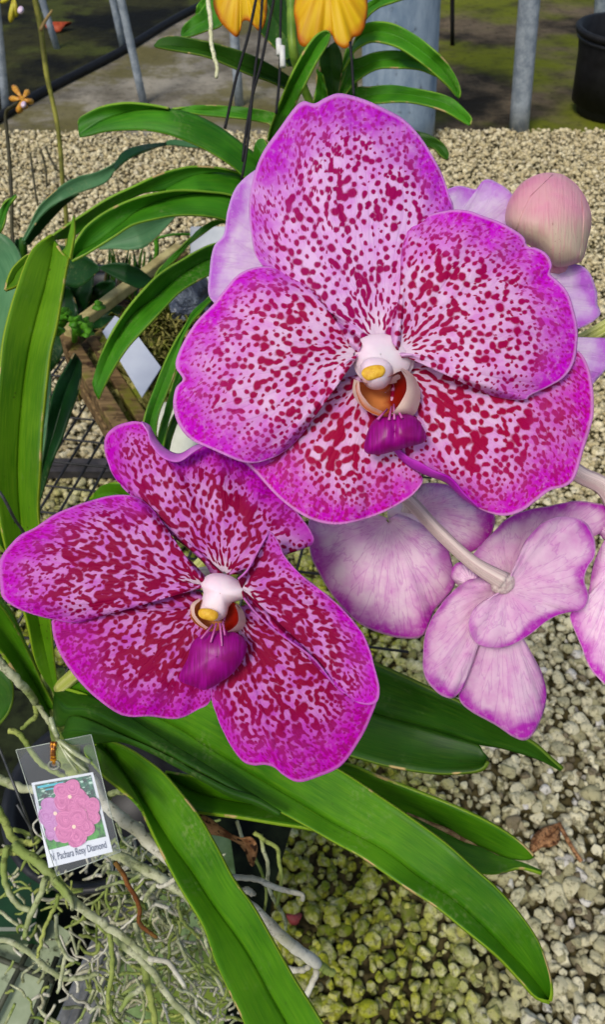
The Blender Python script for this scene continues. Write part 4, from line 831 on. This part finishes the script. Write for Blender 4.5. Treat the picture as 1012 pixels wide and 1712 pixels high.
mb = MB(); mb.tube([P(38,400,.80), P(42,450,.83), P(60,540,.90)], .004, 8, smooth=12); mb.build('stem', M['leaf_dark'], bp)
for x0, y0, x1, y1, w in ((0,540,-10,390,34), (20,560,30,400,20), (100,560,150,440,24), (110,540,220,520,20), (120,520,96,430,20), (140,520,190,470,18), (90,600,110,480,30), (60,640,100,520,26)):  # deep green leaves added to fill the shade under the plants
    c = (x0+x1)/2; mb = MB()
    dx, dy = x1-x0, y1-y0; L = math.hypot(dx, dy); nx, ny = -dy/L, dx/L
    t_ = np.linspace(0, 1, 9); wv = w*np.sin(PI*(t_*.93+.03))**.8
    strip(mb, [(x0+dx*t+nx*q, y0+dy*t+ny*q) for t, q in zip(t_, wv)], [(x0+dx*t-nx*q, y0+dy*t-ny*q) for t, q in zip(t_, wv)], [.93,.89,.88], [.93,.89,.88], 0, 1, 30, 9, fold=.008, wave=.003, ph=c); mb.build('leaf', Lx, bp, solid=.0012)
lp = thing('dark_leaf_plant', P(75,820,.62), 'single glossy dark green leaf hanging behind the tall olive leaf', 'plant')
leaf('leaf', [(124,590),(112,612),(95,640),(82,680),(72,730),(60,790),(50,850)], [(136,605),(135,630),(130,655),(118,690),(104,730),(86,775),(62,850)], [.60,.58,.58,.60], Lx, lp, .008)
leaf('leaf', [(60,600),(75,640),(70,700),(62,760),(58,830)], [(80,590),(84,640),(80,700),(72,760),(64,830)], [.56,.55,.56], Lb, lp, .004)
MB().tube([P(58,840,.60), P(60,900,.6), P(80,1000,.58)], .004, 8, smooth=12).build('stem', M['leaf_dark'], lp)
bl = thing('blue_leaf_plant', P(-10,640,.52), 'wide blue-green leaf at the left edge behind the tall olive leaf', 'plant')
leaf('leaf', [(-60,330),(-20,380),(10,395),(28,415),(36,440),(30,480),(15,540),(0,600),(-20,700)], [(-100,420),(-80,480),(-60,520),(-50,560),(-44,600),(-40,640),(-36,680),(-34,700),(-30,720)], [.50,.49,.49,.52], Lb, bl, .01, wave=.003)
leaf('leaf', [(-40,420),(-10,380),(0,350),(10,335),(27,326)], [(-30,430),(0,390),(12,355),(18,340),(27,328)], [.56,.55,.56], Lm, bl, .004)
# little lettuce-green plant
sg = thing('seedling_plant', P(125,560,.78), 'small bright green leafy seedling growing at the corner of the wooden basket', 'seedling')
LT = mat_leaf('seedling_green', lin(50,110,14), lin(92,160,30), lin(130,180,60), .5, edgew=.01)
for i in range(20):
    x, y = random.gauss(126, 15), random.gauss(535, 12); r = random.uniform(7, 13); a = random.uniform(0, 2*PI); d = random.uniform(.745, .78); V = [P(x, y, d)]; U = [(.3,.1)]
    for q in range(14):
        b = 2*PI*q/14; rr = r*(1+.22*math.sin(3*b+i)+.12*math.sin(5*b)); V.append(P(x+rr*math.cos(b), y+rr*math.sin(b)*.8, d+.006*math.sin(2*b+a)+.004*math.cos(b))); U.append((.3+.1*math.cos(b), .1*math.sin(b)))
    MB().add(V, [(0, 1+q, 1+(q+1) % 14) for q in range(14)], 0, U).build('leaf', LT, sg, solid=.0008)
MB().tube([P(125,540,.77), P(124,570,.80)], .003, 6).build('stem', LT, sg)

# ---- wooden basket -----------------------------------------------------------------
zk = P(135,560,.82)[2]
def K(x, y, dz=0): return G(x, y, zk)+np.array([0,0,dz])
k = NT('basket_wood', .8, .2); pos = k.geo(); n = k.noise(pos, 28, 5, .65); g = k.noise(k.V('MULTIPLY', pos, (1.0,6.0,6.0)), 30, 3)
c = k.mix(k.sm(g, .3, .7), lin(70,52,32), lin(132,108,72)); c = k.mix(k.sm(n, .5, .7), c, lin(112,112,36)); c = k.mix(k.sm(k.noise(pos, 70, 3), .62, .72), c, lin(50,32,20)); k.bump(g, .5, .002); M['wood'] = k.done(c)
bk = thing('wooden_basket', K(190,600,-.075), 'slatted wooden plant basket with a mossy top corner, standing on the wire bench', 'basket')
A_, B_, C_ = K(118,572), K(232,760), K(300,432); D_ = B_+C_-A_
def slat(a, b, dz, th, h, nm='slat'):
    ax = (b-a)/2; u = ax/np.linalg.norm(ax); sd = np.cross([0,0,1], u)*th/2
    MB().box((a+b)/2+np.array([0,0,dz]), ax*1.03, sd, np.array([0,0,h/2])).build(nm, M['wood'], bk, smooth=False, bevel=.0015)
for lv in range(2):
    slat(A_, B_, -.010-.030*lv, .016, .022); slat(C_, D_, -.010-.030*lv, .016, .022)
    slat(A_, C_, -.025-.030*lv, .016, .018); slat(B_, D_, -.025-.030*lv, .016, .018)
ax = (C_-A_)/2; MB().box((A_+C_)/2+np.array([0,0,.012]), ax*1.02, np.cross([0,0,1], ax/np.linalg.norm(ax))*.006, np.array([0,0,.006])).build('rim_bar', mat_plain('rim_bamboo', lin(150,136,84), lin(190,178,120), 60, .7), bk, smooth=False, bevel=.002)
in_ = (B_-A_)/np.linalg.norm(B_-A_); ou_ = (C_-A_)/np.linalg.norm(C_-A_)
slat(A_+ou_*.03, B_+ou_*.03, -.02, .012, .016)
for c0 in (A_, B_, C_, D_): MB().box(c0+np.array([0,0,-.028]), in_*.011, ou_*.011, np.array([0,0,.036])).build('corner_post', M['wood'], bk, smooth=False, bevel=.0015)
for q in (.2,.4,.6,.8): slat(A_*(1-q)+C_*q, B_*(1-q)+D_*q, -.072, .02, .008, 'floor_slat')
lbpts = [(171,554),(192,528),(214,540),(269,614),(237,664)]
V = [G(x, y, zk+.012) for x, y in lbpts]; n_ = len(V); V += [v-np.array([0,0,.0012]) for v in V]
o = MB().add(V, [tuple(range(n_)), tuple(range(2*n_-1, n_-1, -1))]+[(i, n_+i, n_+(i+1) % n_, (i+1) % n_) for i in range(n_)], 0, [(0,0)]*10).build('blank_label', mat_plain('label_white', lin(186,192,206), lin(206,212,222), 14, .45), smooth=False)
tag(o, 'blank white plastic label lying across the wooden basket', 'label')
MB_ = MB(); MB_.tube([P(240,720,.80), P(236,690,.795), P(238,672,.79), (P(250,662,.79)), P(266,664,.79)], .0012, 6, smooth=20)
o = MB_.build('wire_hook', WIRE); tag(o, 'small bent wire hook at the end of the blank white label', 'hook')
# moss cushion in the basket
k = NT('sphagnum', .9, .1); pos = k.geo(); n = k.noise(pos, 90, 4, .7); c = k.mix(k.sm(n, .35, .65), lin(60,64,22), lin(176,168,96)); c = k.mix(k.sm(k.noise(pos, 40, 2), .52, .62), c, lin(112,122,40)); k.bump(n, 1, .006); M['moss'] = k.done(c)
mb = MB(); gx = 34; V = []
for i in range(gx):
    for j in range(gx):
        u, v = i/(gx-1), j/(gx-1); p = A_*(1-u)*(1-v)+B_*u*(1-v)+C_*(1-u)*v+D_*u*v; p = p*(.92)+(A_+D_)/2*.08
        h = -.02+.024*noise.fractal(Vector(p*22), 1, 2, 4)+.012*noise.noise(Vector(p*60)); V.append(p+np.array([0,0,h]))
mb.add(V, grid_faces(gx, gx)); o = mb.build('moss_bed', M['moss']); tag(o, 'tufted yellow-green moss filling the wooden basket', 'moss')
MB_ = MB()
for i in range(900):
    u, v = random.uniform(.05,.95), random.uniform(.25,.98); p = A_*(1-u)*(1-v)+B_*u*(1-v)+C_*(1-u)*v+D_*u*v; a = random.uniform(0, 2*PI); L = random.uniform(.006,.016)
    e = np.array([math.cos(a)*L, math.sin(a)*L, random.uniform(.0,.008)]); s0 = p+np.array([0,0,random.uniform(-.012,.004)])
    w = np.array([-math.sin(a), math.cos(a), 0])*.0013; MB_.add([s0-w, s0+w, s0+e*.6+w+np.array([0,0,.004]), s0+e, s0+e*.6-w+np.array([0,0,.004])], [(0,1,2,3,4)])
o2 = MB_.build('moss_tufts', M['moss'], o); o2['kind'] = 'stuff'
# grey bag behind the basket and added dark pots
k = NT('crumpled_film', .3, .5); pos = k.geo(); n = k.noise(pos, 40, 4, .7, 1); k.bump(n, 1, .01); M['film'] = k.done(k.mix(k.sm(n, .35, .65), lin(56,64,82), lin(128,138,152)))
mb = MB(); c0 = P(318,510,.86); V = []
for i in range(20):
    for j in range(28):
        a = 2*PI*j/28; h = i/19; rr = .030*(1-.35*h)*(1+.25*noise.noise(Vector((a*2, h*3, 1))))*(1 if i else .02); V.append(c0+np.array([rr*math.cos(a), rr*math.sin(a), h*.07-.03])+np.array(noise.noise_vector(Vector((a*1.5, h*4, 5))))*.008)
mb.add(V, grid_faces(20, 28, 0, True)); o = mb.build('plastic_bag', M['film']); tag(o, 'crumpled blue-grey plastic bag between the basket moss and the big flower', 'bag')
mb = MB(); p0 = P(350,452,.95); mb.box(p0, RGT*.022, FWD*.012, UPV*.05); o = mb.build('propped_label', mat_plain('label_grey', lin(160,168,176), lin(190,196,200), 20, .4), smooth=False, bevel=.002); tag(o, 'pale grey upright plastic label behind the arching strap leaf', 'label')
mb = MB(); b = P(322,775,.62); mb.box(b, RGT*.022+UPV*.003, FWD*.004, UPV*.05-RGT*.012); o = mb.build('pale_stake', mat_plain('stake_pale', lin(196,200,180), lin(220,222,208), 40, .5), smooth=False, bevel=.002); tag(o, 'flat pale plant stake showing between the two spotted flowers', 'stake')
for (x, y, d, r, lab) in ((165,500,.98,.052,'round black pot added for the shade under the broad leaves'), (318,545,.97,.045,'black pot added for the shade behind the moss basket')):  # black pots added to stand for the shadows under the plants
    q = P(x, y, d)-np.array([0,0,.11]); pt = thing('added_dark_pot', q, lab, 'pot', 'black pots added for the shade beside the basket')
    mb = MB(); lathe(mb, q, [(0,0),(r*.74,0),(r*.95,.10),(r*1.04,.102),(r*1.05,.116),(r*.97,.116),(r*.9,.1),(r*.7,.006),(0,.006)], 36); mb.build('pot_body', BLACK, pt)
    mb = MB(); lathe(mb, q+np.array([0,0,.085]), [(0,.004),(r*.5,.002),(r*.88,0)], 24); mb.build('potting_mix', mat_plain('bark_mix', lin(34,24,16), lin(70,52,34), 120, .9, bump=1), pt)

# ---- wire mesh bench ------------------------------------------------------------------
zm = P(135,740,.98)[2]
def Q(x, y): return G(x, y, zm)
e1 = Q(167,680)-Q(69,838); e1 /= np.linalg.norm(e1); e2 = Q(174,728)-Q(107,721); e2 = e2-e1*0; e2 /= np.linalg.norm(e2)
o0 = Q(135,740)
wb = thing('wire_bench', o0-np.array([0,0,.002]), 'dark wire-mesh bench top standing over the gravel under the wooden basket', 'bench')
mb = MB()
sp1 = np.linalg.norm(Q(136,721)-Q(104,719))
for i in range(-20, 14): mb.tube([o0+e2*i*sp1*.95-e1*.34, o0+e2*i*sp1*.95+e1*.42], .0017, 5)
for j in range(-8, 10): mb.tube([o0+e1*j*.042-e2*.64+np.array([0,0,.003]), o0+e1*j*.042+e2*.44+np.array([0,0,.003])], .0015, 5)
mb.build('wire_mesh', BLACK, wb)
mb = MB(); mb.tube([o0-e2*.64+e1*.42, o0+e2*.44+e1*.42], .009, 8); mb.tube([o0-e2*.64-e1*.34, o0+e2*.44-e1*.34], .009, 8); mb.tube([o0-e2*.64-e1*.34, o0-e2*.64+e1*.42], .009, 8); mb.build('frame', BLACK, wb)
for sa in (-.62,):
    for sb in (-.32,.40): 
        q = o0+e2*sa+e1*sb; MB().tube([q, np.array([q[0], q[1], 0])], .012, 8).build('leg', BLACK, wb)
mb = MB(); q0, q1 = G(30,800)+np.array([0,0,.035]), G(260,800)+np.array([0,0,.035]); mb.box((q0+q1)/2, (q1-q0)/2, np.array([0,.020,.004]), np.array([0,-.003,.014])); mb.box((q0+q1)/2+np.array([0,0,.016]), (q1-q0)/2, np.array([0,.008,.001]), np.array([0,0,.003]))
o = mb.build('timber_sleeper', mat_plain('timber_black', lin(44,42,44), lin(70,66,66), 30, .8), smooth=False); tag(o, 'dark timber sleeper lying on the gravel below the wire bench', 'timber')

# ---- little yellow orchids and weeds at the left ------------------------------------------
OL = mat_plain('stem_olive', lin(96,96,30), lin(150,148,58), 60, .5); DK = mat_plain('stem_dark', lin(40,38,22), lin(70,66,36), 60, .6)
YB = mat_plain('petal_ochre', lin(206,156,44), lin(176,112,40), 260, .5); YG = mat_plain('petal_lime', lin(190,186,40), lin(160,140,30), 200, .5); WP = mat_plain('lip_white', lin(232,220,226), lin(206,170,200), 260, .5)
def small_orchid(base, pets, lipc, lipr, d, label, stem, mats, kind_stem):
    t = thing('small_orchid', P(stem[-1][0], stem[-1][1], d+.1), label, 'orchid', 'small ochre orchids at the left edge')
    MB().tube([P(x, y, d+.012+.09*i/len(stem)) for i, (x, y) in enumerate(stem)], .0022, 7, smooth=40).build('stem', kind_stem, t)
    mb = MB(); puff(mb, lipc, [(lipc[0]+lipr*math.cos(a)*.8, lipc[1]+lipr*math.sin(a)) for a in np.linspace(0, 2*PI, 10, endpoint=False)], d-.004, .006, .004, ns=16, nr=6); fl = mb.build('flower', mats[1], t)
    for x, y, w in pets:
        v = np.array([x-base[0], y-base[1]], float); L = np.linalg.norm(v); v /= L; nn = np.array([-v[1], v[0]])*w; b = np.array(base)
        petal('petal', tuple(b+v*1), [tuple(b+nn*.25), tuple(b+v*L*.5+nn*.8), tuple(b+v*L*.8+nn), tuple(b+v*L), tuple(b+v*L*.8-nn), tuple(b+v*L*.5-nn*.8), tuple(b-nn*.25)], d, mats[0], fl, tip=6, bulge=3, ruf=.5, ns=24, nr=8)
small_orchid((37,165), [(20,142,5),(48,150,5),(14,165,5),(56,172,5),(30,190,6),(44,182,4)], (39,175), 6, .88, 'small ochre star-shaped orchid bloom on a thin dark stem', [(37,168),(20,178),(9,192),(14,250),(19,330),(20,390),(30,470)], (YB, WP), DK)
small_orchid((22,-8), [(26,30,6),(17,39,5),(0,5,4),(42,-20,5),(10,-30,5)], (34,17), 7, .88, 'small yellow-green orchid bloom with a white lip at the top left corner', [(22,-10),(-10,8),(-30,40),(-40,200),(-36,400)], (YG, WP), OL)
t = thing('bare_flower_spike', P(118,300,.95), 'long olive flower spike without blooms rising from the gravel at the left', 'flower spike')
MB().tube([P(x, y, .92+.0003*y) for x, y in [(55,-30),(58,0),(68,51),(77,121),(85,159),(95,206),(101,257),(104,300),(110,360),(112,420)]], [.0034]*4+[.003]*6, 8, smooth=50).build('stem', OL, t)
MB().tube([P(67,51,.92), P(75,35,.92), P(87,17,.92)], [.0022,.002,.0012], 6, smooth=10).build('bract', mat_plain('bract_tan', lin(150,126,74), rough=.7), t)
for i, (pts, lab) in enumerate((([(75,245),(92,280),(112,300),(128,330)], 'thin brown weed stalk curving across the gravel beside the flower spike'), ([(68,250),(76,285),(78,320)], 'short thin weed stalk standing left of the curved one'), ([(50,255),(54,285),(60,330),(66,352)], 'dry weed stalk with a dark bud in the left gravel'))):
    t = thing('weed', G(*pts[-1]), lab, 'weed'); q = [G(*pts[-1])+np.array([0,0,.0])]
    dep = np.dot(q[0]-CAM, FWD); mb = MB(); mb.tube([P(x, y, dep-.02*(len(pts)-1-j)) for j, (x, y) in enumerate(pts)], .0045, 6, smooth=20); mb.build('stem', DK, t)
    mb = MB(); x, y = pts[1]; puff(mb, (x, y), [(x+3*math.cos(a), y+5*math.sin(a)) for a in np.linspace(0, 2*PI, 8, endpoint=False)], dep-.04, .008, .008, ns=12, nr=5); mb.build('seed_head', DK, t)
gt = thing('grass_tuft', P(215,470,1.0), 'tuft of thin dark grass-like stems against the pale gravel', 'grass tuft')
for i in range(16):
    x = 178+i*5.2+random.uniform(-2, 2); y = 415+random.uniform(-8, 24); MB().tube([P(x+random.uniform(-8, 8), y, .97), P(x, y+25, .98), P(x-4, 500, 1.0)], [.0008,.002,.0024], 5, smooth=8).build('blade', random.choice([M['leaf_dark'], DK, Lx]), gt)
MB().tube([P(258,390,.95), P(262,420,.96), P(254,455,.98)], .003, 6, smooth=10).build('blade', Lm, gt); MB().tube([P(262,398,.95), P(290,392,.95), P(325,392,.96)], .0016, 6, smooth=10).build('blade', Lm, gt)

# ================================================================== POSTS, COLUMN, POT BEHIND
k = NT('galvanised', .5, .5); k.b.inputs['Metallic'].default_value = .25; pos = k.geo(); n = k.noise(pos, 26, 5, .7)
M['galv'] = k.done(k.mix(k.sm(n, .3, .7), lin(122,134,146), lin(172,182,190)))
k = NT('weathered_blue_grey', .7, .3); pos = k.geo(); n = k.noise(k.V('MULTIPLY', pos, (1,1,.35)), 9, 6, .7); c = k.mix(k.sm(n, .32, .68), lin(104,126,148), lin(150,168,184)); c = k.mix(k.sm(k.noise(pos, 14, 5, .7), .58, .72), c, lin(78,88,98)); c = k.mix(k.sm(k.noise(pos, 4, 3), .58, .7), c, lin(120,126,120)); k.bump(n, .3, .01); M['column'] = k.done(c)
def post(bx, by, tx, w, label, mat, name='steel_post', cat='post', group=None, zb=0.0):
    b = G(bx, by, zb); dep = np.dot(b-CAM, FWD); v = ray(tx, 0); t_ = CAM+v*(b[1]/v[1]); ax = (t_-b); ax = ax/np.linalg.norm(ax); top = b+ax*3.2; r = w/2*dep/FOC
    o = MB().tube([b+ax*h for h in np.linspace(-.01, 3.2, 24)], r, 24).build(name, mat, origin=b); tag(o, label, cat, group)
PG = 'steel posts of the shade house'
post(240,173,202,13, 'slim steel post standing on the path left of the long arching leaf', M['galv'], group=PG)
post(206,82,188,11, 'thin steel post just beyond the dark line, left of the path post', M['galv'], group=PG)
post(95,82,70,11, 'thin steel post farthest left in the shade', M['galv'], group=PG)
post(400,176,388,15, 'pale steel post behind the hanger wires', M['galv'], group=PG)
post(868,220,886,32, 'thick pale round post at the gravel edge on the right', M['galv'], group=PG)
post(10,188,-8,13, 'grey steel post behind the ochre orchid at the left edge', M['galv'], group=PG)
post(1003,60,1006,20, 'grey steel post behind the black tub', M['galv'], group=PG)
post(757,75,757,7, 'thin black rod on a small foot in front of the mossy ground', BLACK2, 'support_rod', 'rod')
post(667,236,671,118, 'broad weathered blue-grey pillar behind the green leaves', M['column'], 'round_pillar', 'pillar')
b = G(1022,188); v = ray(1060,44); tp = CAM+v*(b[1]/v[1]); H = tp[2]; dep = np.dot(b-CAM, FWD); r = 80*dep/FOC
tb = thing('planter_tub', b, 'large black plastic planter tub at the right edge beyond the gravel', 'planter')
mb = MB(); lathe(mb, b, [(0,0),(r*.70,0),(r*.73,.02),(r*1.0,H*.9),(r*1.0,H-.03),(r*1.06,H-.028),(r*1.09,H-.01),(r*1.06,H),(r*.98,H-.004),(r*.92,H*.6),(r*.85,.05),(0,.05)], 56); mb.build('tub_body', BLACK2, tb)
mb = MB(); lathe(mb, b+np.array([0,0,H-.05]), [(r*1.005,0),(r*1.03,.004),(r*1.03,.012),(r*1.005,.016)], 56); mb.build('rim_band', BLACK, tb)

# ================================================================== GROUND
k = NT('mossy_soil', .9, .15); pos = k.geo(); n = k.noise(pos, 1.6, 6, .68); m_ = k.noise(pos, .9, 4, .6); f = k.noise(pos, 22, 4, .7)
xs = k.sep(pos)
c = k.mix(k.sm(n, .36, .62), lin(30,26,17), lin(112,98,76)); c = k.mix(k.M('MULTIPLY', k.sm(m_, .44, .58), .9), c, lin(104,112,18))  # dark and light brown soil with green moss patches
c = k.mix(k.M('MULTIPLY', k.sm(f, .5, .7), .5), c, lin(30,28,18))
k.bump(k.M('ADD', n, k.M('MULTIPLY', f, .3)), .6, .03); M['soil'] = k.done(c)
k = NT('mossy_ground_painted_shade', .9, .15); pos = k.geo(); n = k.noise(pos, 1.3, 6, .66); f = k.noise(pos, 16, 4, .7)
c = k.mix(k.sm(n, .40, .60), lin(10,11,7), lin(54,54,26)); c = k.mix(k.M('MULTIPLY', k.sm(k.noise(pos, 2.3, 4, .6), .52, .66), .7), c, lin(74,82,30)); c = k.mix(k.M('MULTIPLY', k.sm(f, .5, .7), .45), c, lin(16,15,10)); k.bump(f, .6, .03); M['moss_shade'] = k.done(c)  # moss and soil, with the deep shade there put into the dark colour
k = NT('packed_path', .9, .2); pos = k.geo(); n = k.noise(pos, 2.2, 6, .68); f = k.noise(pos, 30, 5, .7)
c = k.mix(k.sm(n, .36, .64), lin(98,92,78), lin(156,149,132)); c = k.mix(k.M('MULTIPLY', k.sm(k.noise(pos, 1.7, 5, .65), .46, .58), .8), c, lin(98,92,44)); c = k.mix(k.M('MULTIPLY', k.sm(f, .52, .7), .55), c, lin(62,54,42)); k.bump(f, .5, .02); M['path'] = k.done(c)
k = NT('gravel_bed', .95, .1); pos = k.geo(); M['bed'] = k.done(k.mix(k.sm(k.noise(pos, 60, 4), .4, .6), lin(40,37,20), lin(82,74,46)))
def sheet(name, pts, z, mat, n=0):
    mb = MB(); mb.add([np.array([x, y, z]) for x, y in pts], [tuple(range(len(pts)))]); o = mb.build(name, mat, smooth=False, origin=(0,0,z)); o['kind'] = 'structure'; return o
sheet('ground', [(-40,-20),(40,-20),(40,60),(-40,60)], -.002, M['soil'])
YG_ = G(506,226)[1]
e_ = [(-9+i*.18, YG_+.05*noise.noise(Vector((i*.3, 2, 0)))) for i in range(101)]
sheet('gravel_bed', [(-9,-4),(9,-4)]+[(x, y) for x, y in reversed(e_)], .002, M['bed'])
L0, L1 = G(0,203)[:2], G(330,18)[:2]; dl_ = (L1-L0); LA, LBb = L0-dl_*3, L1+dl_*2.2
YT = e_
sheet('path', [(LA[0], YG_-.1), (G(600,226)[0]+.15, YG_-.1), (G(640,120)[0], G(640,120)[1]), (LBb[0]*.55, LBb[1]*.8), (L1[0], L1[1]), (L0[0], L0[1])], -.0005, M['path'])
sheet('shaded_ground', [(LA[0]-6, LA[1]), (L0[0], L0[1]), (L1[0], L1[1]), (LBb[0], LBb[1]), (LBb[0], 30), (-20, 30), (-20, LA[1])], .0035, M['moss_shade'])
mb = MB(); z_ = np.array([0,0,.02]); mb.tube([np.array([*(L0+dl_*t+np.array([-dl_[1], dl_[0]])*.006*math.sin(t*9)), .018]) for t in np.linspace(-2.2, 2, 60)], .021, 10); o = mb.build('irrigation_pipe', BLACK2); tag(o, 'black irrigation pipe lying straight along the far edge of the path', 'pipe')
q = G(99,53); mb = MB(); mb.add([q+np.array([.07*math.cos(a)*(1+.3*math.sin(2*a)), .05*math.sin(a), .03+.02*math.cos(2*a)]) for a in np.linspace(0, 2*PI, 16, endpoint=False)]+[q+np.array([0,0,.05])], [(i, (i+1) % 16, 16) for i in range(16)])
o = mb.build('fallen_leaf', mat_plain('leaf_orange', lin(176,74,26), lin(140,50,20), 60), solid=.004); tag(o, 'orange fallen leaf on the dark ground near the farthest post', 'dry leaf')
for x, y, r in ((110,147,.035), (45,108,.02), (75,148,.02), (258,78,.03)):
    pass

# ---- gravel: tens of thousands of stones, one object ----------------------------------------
def ico(sub):
    bm = bmesh.new(); bmesh.ops.create_icosphere(bm, subdivisions=sub, radius=1); V = np.array([v.co[:] for v in bm.verts]); F = np.array([[v.index for v in f.verts] for f in bm.faces]); bm.free(); return V, F
def rocks(sub, n):
    V, F = ico(sub); out = []
    for i in range(n):
        v = V.copy()
        for c in range(10):
            nrm = RNG.normal(size=3); nrm /= np.linalg.norm(nrm); h = RNG.uniform(.50, .86); d = v@nrm; v -= np.outer(np.maximum(d-h, 0)*.98, nrm)
        v *= 1+.10*np.array([noise.noise(Vector(p*1.7)+Vector((i*3.1, 0, 0))) for p in v])[:, None]
        out.append(v*np.array([1, RNG.uniform(.68, .95), RNG.uniform(.55, .8)]))
    return out, F
near, FN = rocks(3, 14); mid_, FM = rocks(2, 14); far_, FF = rocks(1, 12)
def scatter(step, layer):
    xs, ys = [], []
    for y in np.arange(-.25, YG_+.03, step):
        dep = (y*FWD[1]+(-1.35)*FWD[2]); hw_ = .5*1012/FOC*dep*1.28+.12
        x = np.arange(-hw_, hw_, step); xs.append(x+RNG.uniform(-.45, .45, len(x))*step); ys.append(np.full(len(x), y)+RNG.uniform(-.45, .45, len(x))*step)
    return np.concatenate(xs), np.concatenate(ys)
VV, FFs, CC, off = [], [], [], 0
for layer, step in ((0, .0150), (1, .0235)):
    X, Y = scatter(step, layer)
    keep = Y < YG_+.05*np.sin(X*2.3)*.4+.02; X, Y = X[keep], Y[keep]
    for x, y in zip(X, Y):
        dep = y*FWD[1]-1.35*FWD[2]; px = CX+x/dep*FOC
        sset, F = (near, FN) if (y < .8 and px > 420) else (mid_, FM) if y < 1.7 else (far_, FF)
        v = sset[RNG.integers(len(sset))]; r = np.clip(RNG.lognormal(math.log(.0100), .38), .0048, .022)
        if layer: r *= .95
        a = RNG.uniform(0, 2*PI); ca, sa = math.cos(a), math.sin(a); tl = RNG.normal(0, .35, 2)
        Rz = np.array([[ca,-sa,0],[sa,ca,0],[0,0,1]]); Rx = np.array([[1,0,0],[0,math.cos(tl[0]),-math.sin(tl[0])],[0,math.sin(tl[0]),math.cos(tl[0])]]); Ry = np.array([[math.cos(tl[1]),0,math.sin(tl[1])],[0,1,0],[-math.sin(tl[1]),0,math.cos(tl[1])]])
        w = (v*r)@(Rz@Rx@Ry).T+np.array([x, y, .006+layer*.0095+RNG.uniform(-.003,.004)])
        VV.append(w); FFs.append(F+off); off += len(w)
        CC.append(np.tile([RNG.uniform(), RNG.uniform(), 0, 1], (len(w), 1)))
V = np.vstack(VV).astype(np.float32); F = np.vstack(FFs).astype(np.int32); C_ = np.vstack(CC).astype(np.float32)
me = bpy.data.meshes.new('gravel'); me.vertices.add(len(V)); me.vertices.foreach_set('co', V.ravel()); me.loops.add(F.size); me.loops.foreach_set('vertex_index', F.ravel()); me.polygons.add(len(F)); me.polygons.foreach_set('loop_start', np.arange(0, F.size, 3, dtype=np.int32)); me.polygons.foreach_set('use_smooth', np.ones(len(F), bool)); me.update(calc_edges=True)
at = me.color_attributes.new('stone', 'FLOAT_COLOR', 'POINT'); at.data.foreach_set('color', C_.ravel())
print('gravel', len(VV), len(V))
k = NT('gravel_stone', .85, .2); q = k.n('ShaderNodeAttribute', attribute_name='stone'); s_ = k.sep(q.outputs['Color']); pos = k.geo(); pp = k.sep(pos)
c = k.mix(s_[0], lin(168,162,122), lin(228,221,186)); c = k.mix(k.sm(s_[1], .93, .96), c, lin(216,212,200)); c = k.mix(k.sm(s_[1], .12, .06), c, lin(128,116,92))
warm = k.sm(k.M('ADD', pp[1], k.M('MULTIPLY_ADD', k.noise(pos, 1.6, 3), .8, -.4)), .85, 1.6)
c = k.mix(k.M('MULTIPLY', warm, .7), c, k.mix(s_[0], lin(208,188,140), lin(240,226,184)))
# moss grows on the stones under the bench edge
mz = k.M('MULTIPLY', k.sm(k.M('ADD', pp[0], k.M('MULTIPLY_ADD', k.noise(pos, 5, 3), .34, -.17)), .42, .10), k.sm(k.M('ADD', pp[1], k.M('MULTIPLY_ADD', k.noise(pos, 4, 3), .5, -.25)), 1.6, 1.0))
mn = k.noise(pos, 75, 4, .65)
c = k.mix(k.M('MULTIPLY', mz, k.sm(mn, .32, .58, .38, .95)), c, k.mix(s_[1], lin(104,122,0), lin(176,178,30)))
c = k.mix(k.M('MULTIPLY', k.sm(k.noise(pos, 130, 4, .65), .52, .62), .6), c, lin(76,72,34))
c = k.mix(k.M('MULTIPLY', k.sm(pp[2], .016, .002), .66), c, lin(44,42,16))  # lower parts darkened: shade in the gaps between stones painted into the colour
k.bump(k.noise(pos, 200, 5, .75), .8, .004)
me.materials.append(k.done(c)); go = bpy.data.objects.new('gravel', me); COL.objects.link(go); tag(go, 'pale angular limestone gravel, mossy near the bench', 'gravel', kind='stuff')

# ================================================================== LIGHT
SUN = Vector((-.32, -.50, .80)).normalized()
w = bpy.data.worlds.new('World'); SC.world = w; w.use_nodes = True; nt = w.node_tree; bgn = nt.nodes['Background']
sky = nt.nodes.new('ShaderNodeTexSky'); sky.sky_type = 'NISHITA'; sky.sun_disc = False
sky.sun_elevation = math.asin(SUN.z); sky.sun_rotation = math.atan2(SUN.x, SUN.y); sky.dust_density = 3.0; sky.air_density = 1.0; sky.ozone_density = 1.0
nt.links.new(sky.outputs[0], bgn.inputs[0]); bgn.inputs[1].default_value = .11
sl = bpy.data.lights.new('sun', 'SUN'); sl.energy = 1.45; sl.angle = math.radians(14); sl.color = (1, .95, .88)
so = bpy.data.objects.new('sun', sl); COL.objects.link(so); so.rotation_euler = SUN.to_track_quat('Z', 'Y').to_euler()
SC.view_settings.view_transform = 'Standard'; SC.view_settings.look = 'None'; SC.view_settings.gamma = 1; SC.view_settings.exposure = .30
SC.cycles.max_bounces = 6; SC.cycles.transparent_max_bounces = 8
for o in list(bpy.data.objects):
    if '_o' in o: del o['_o']
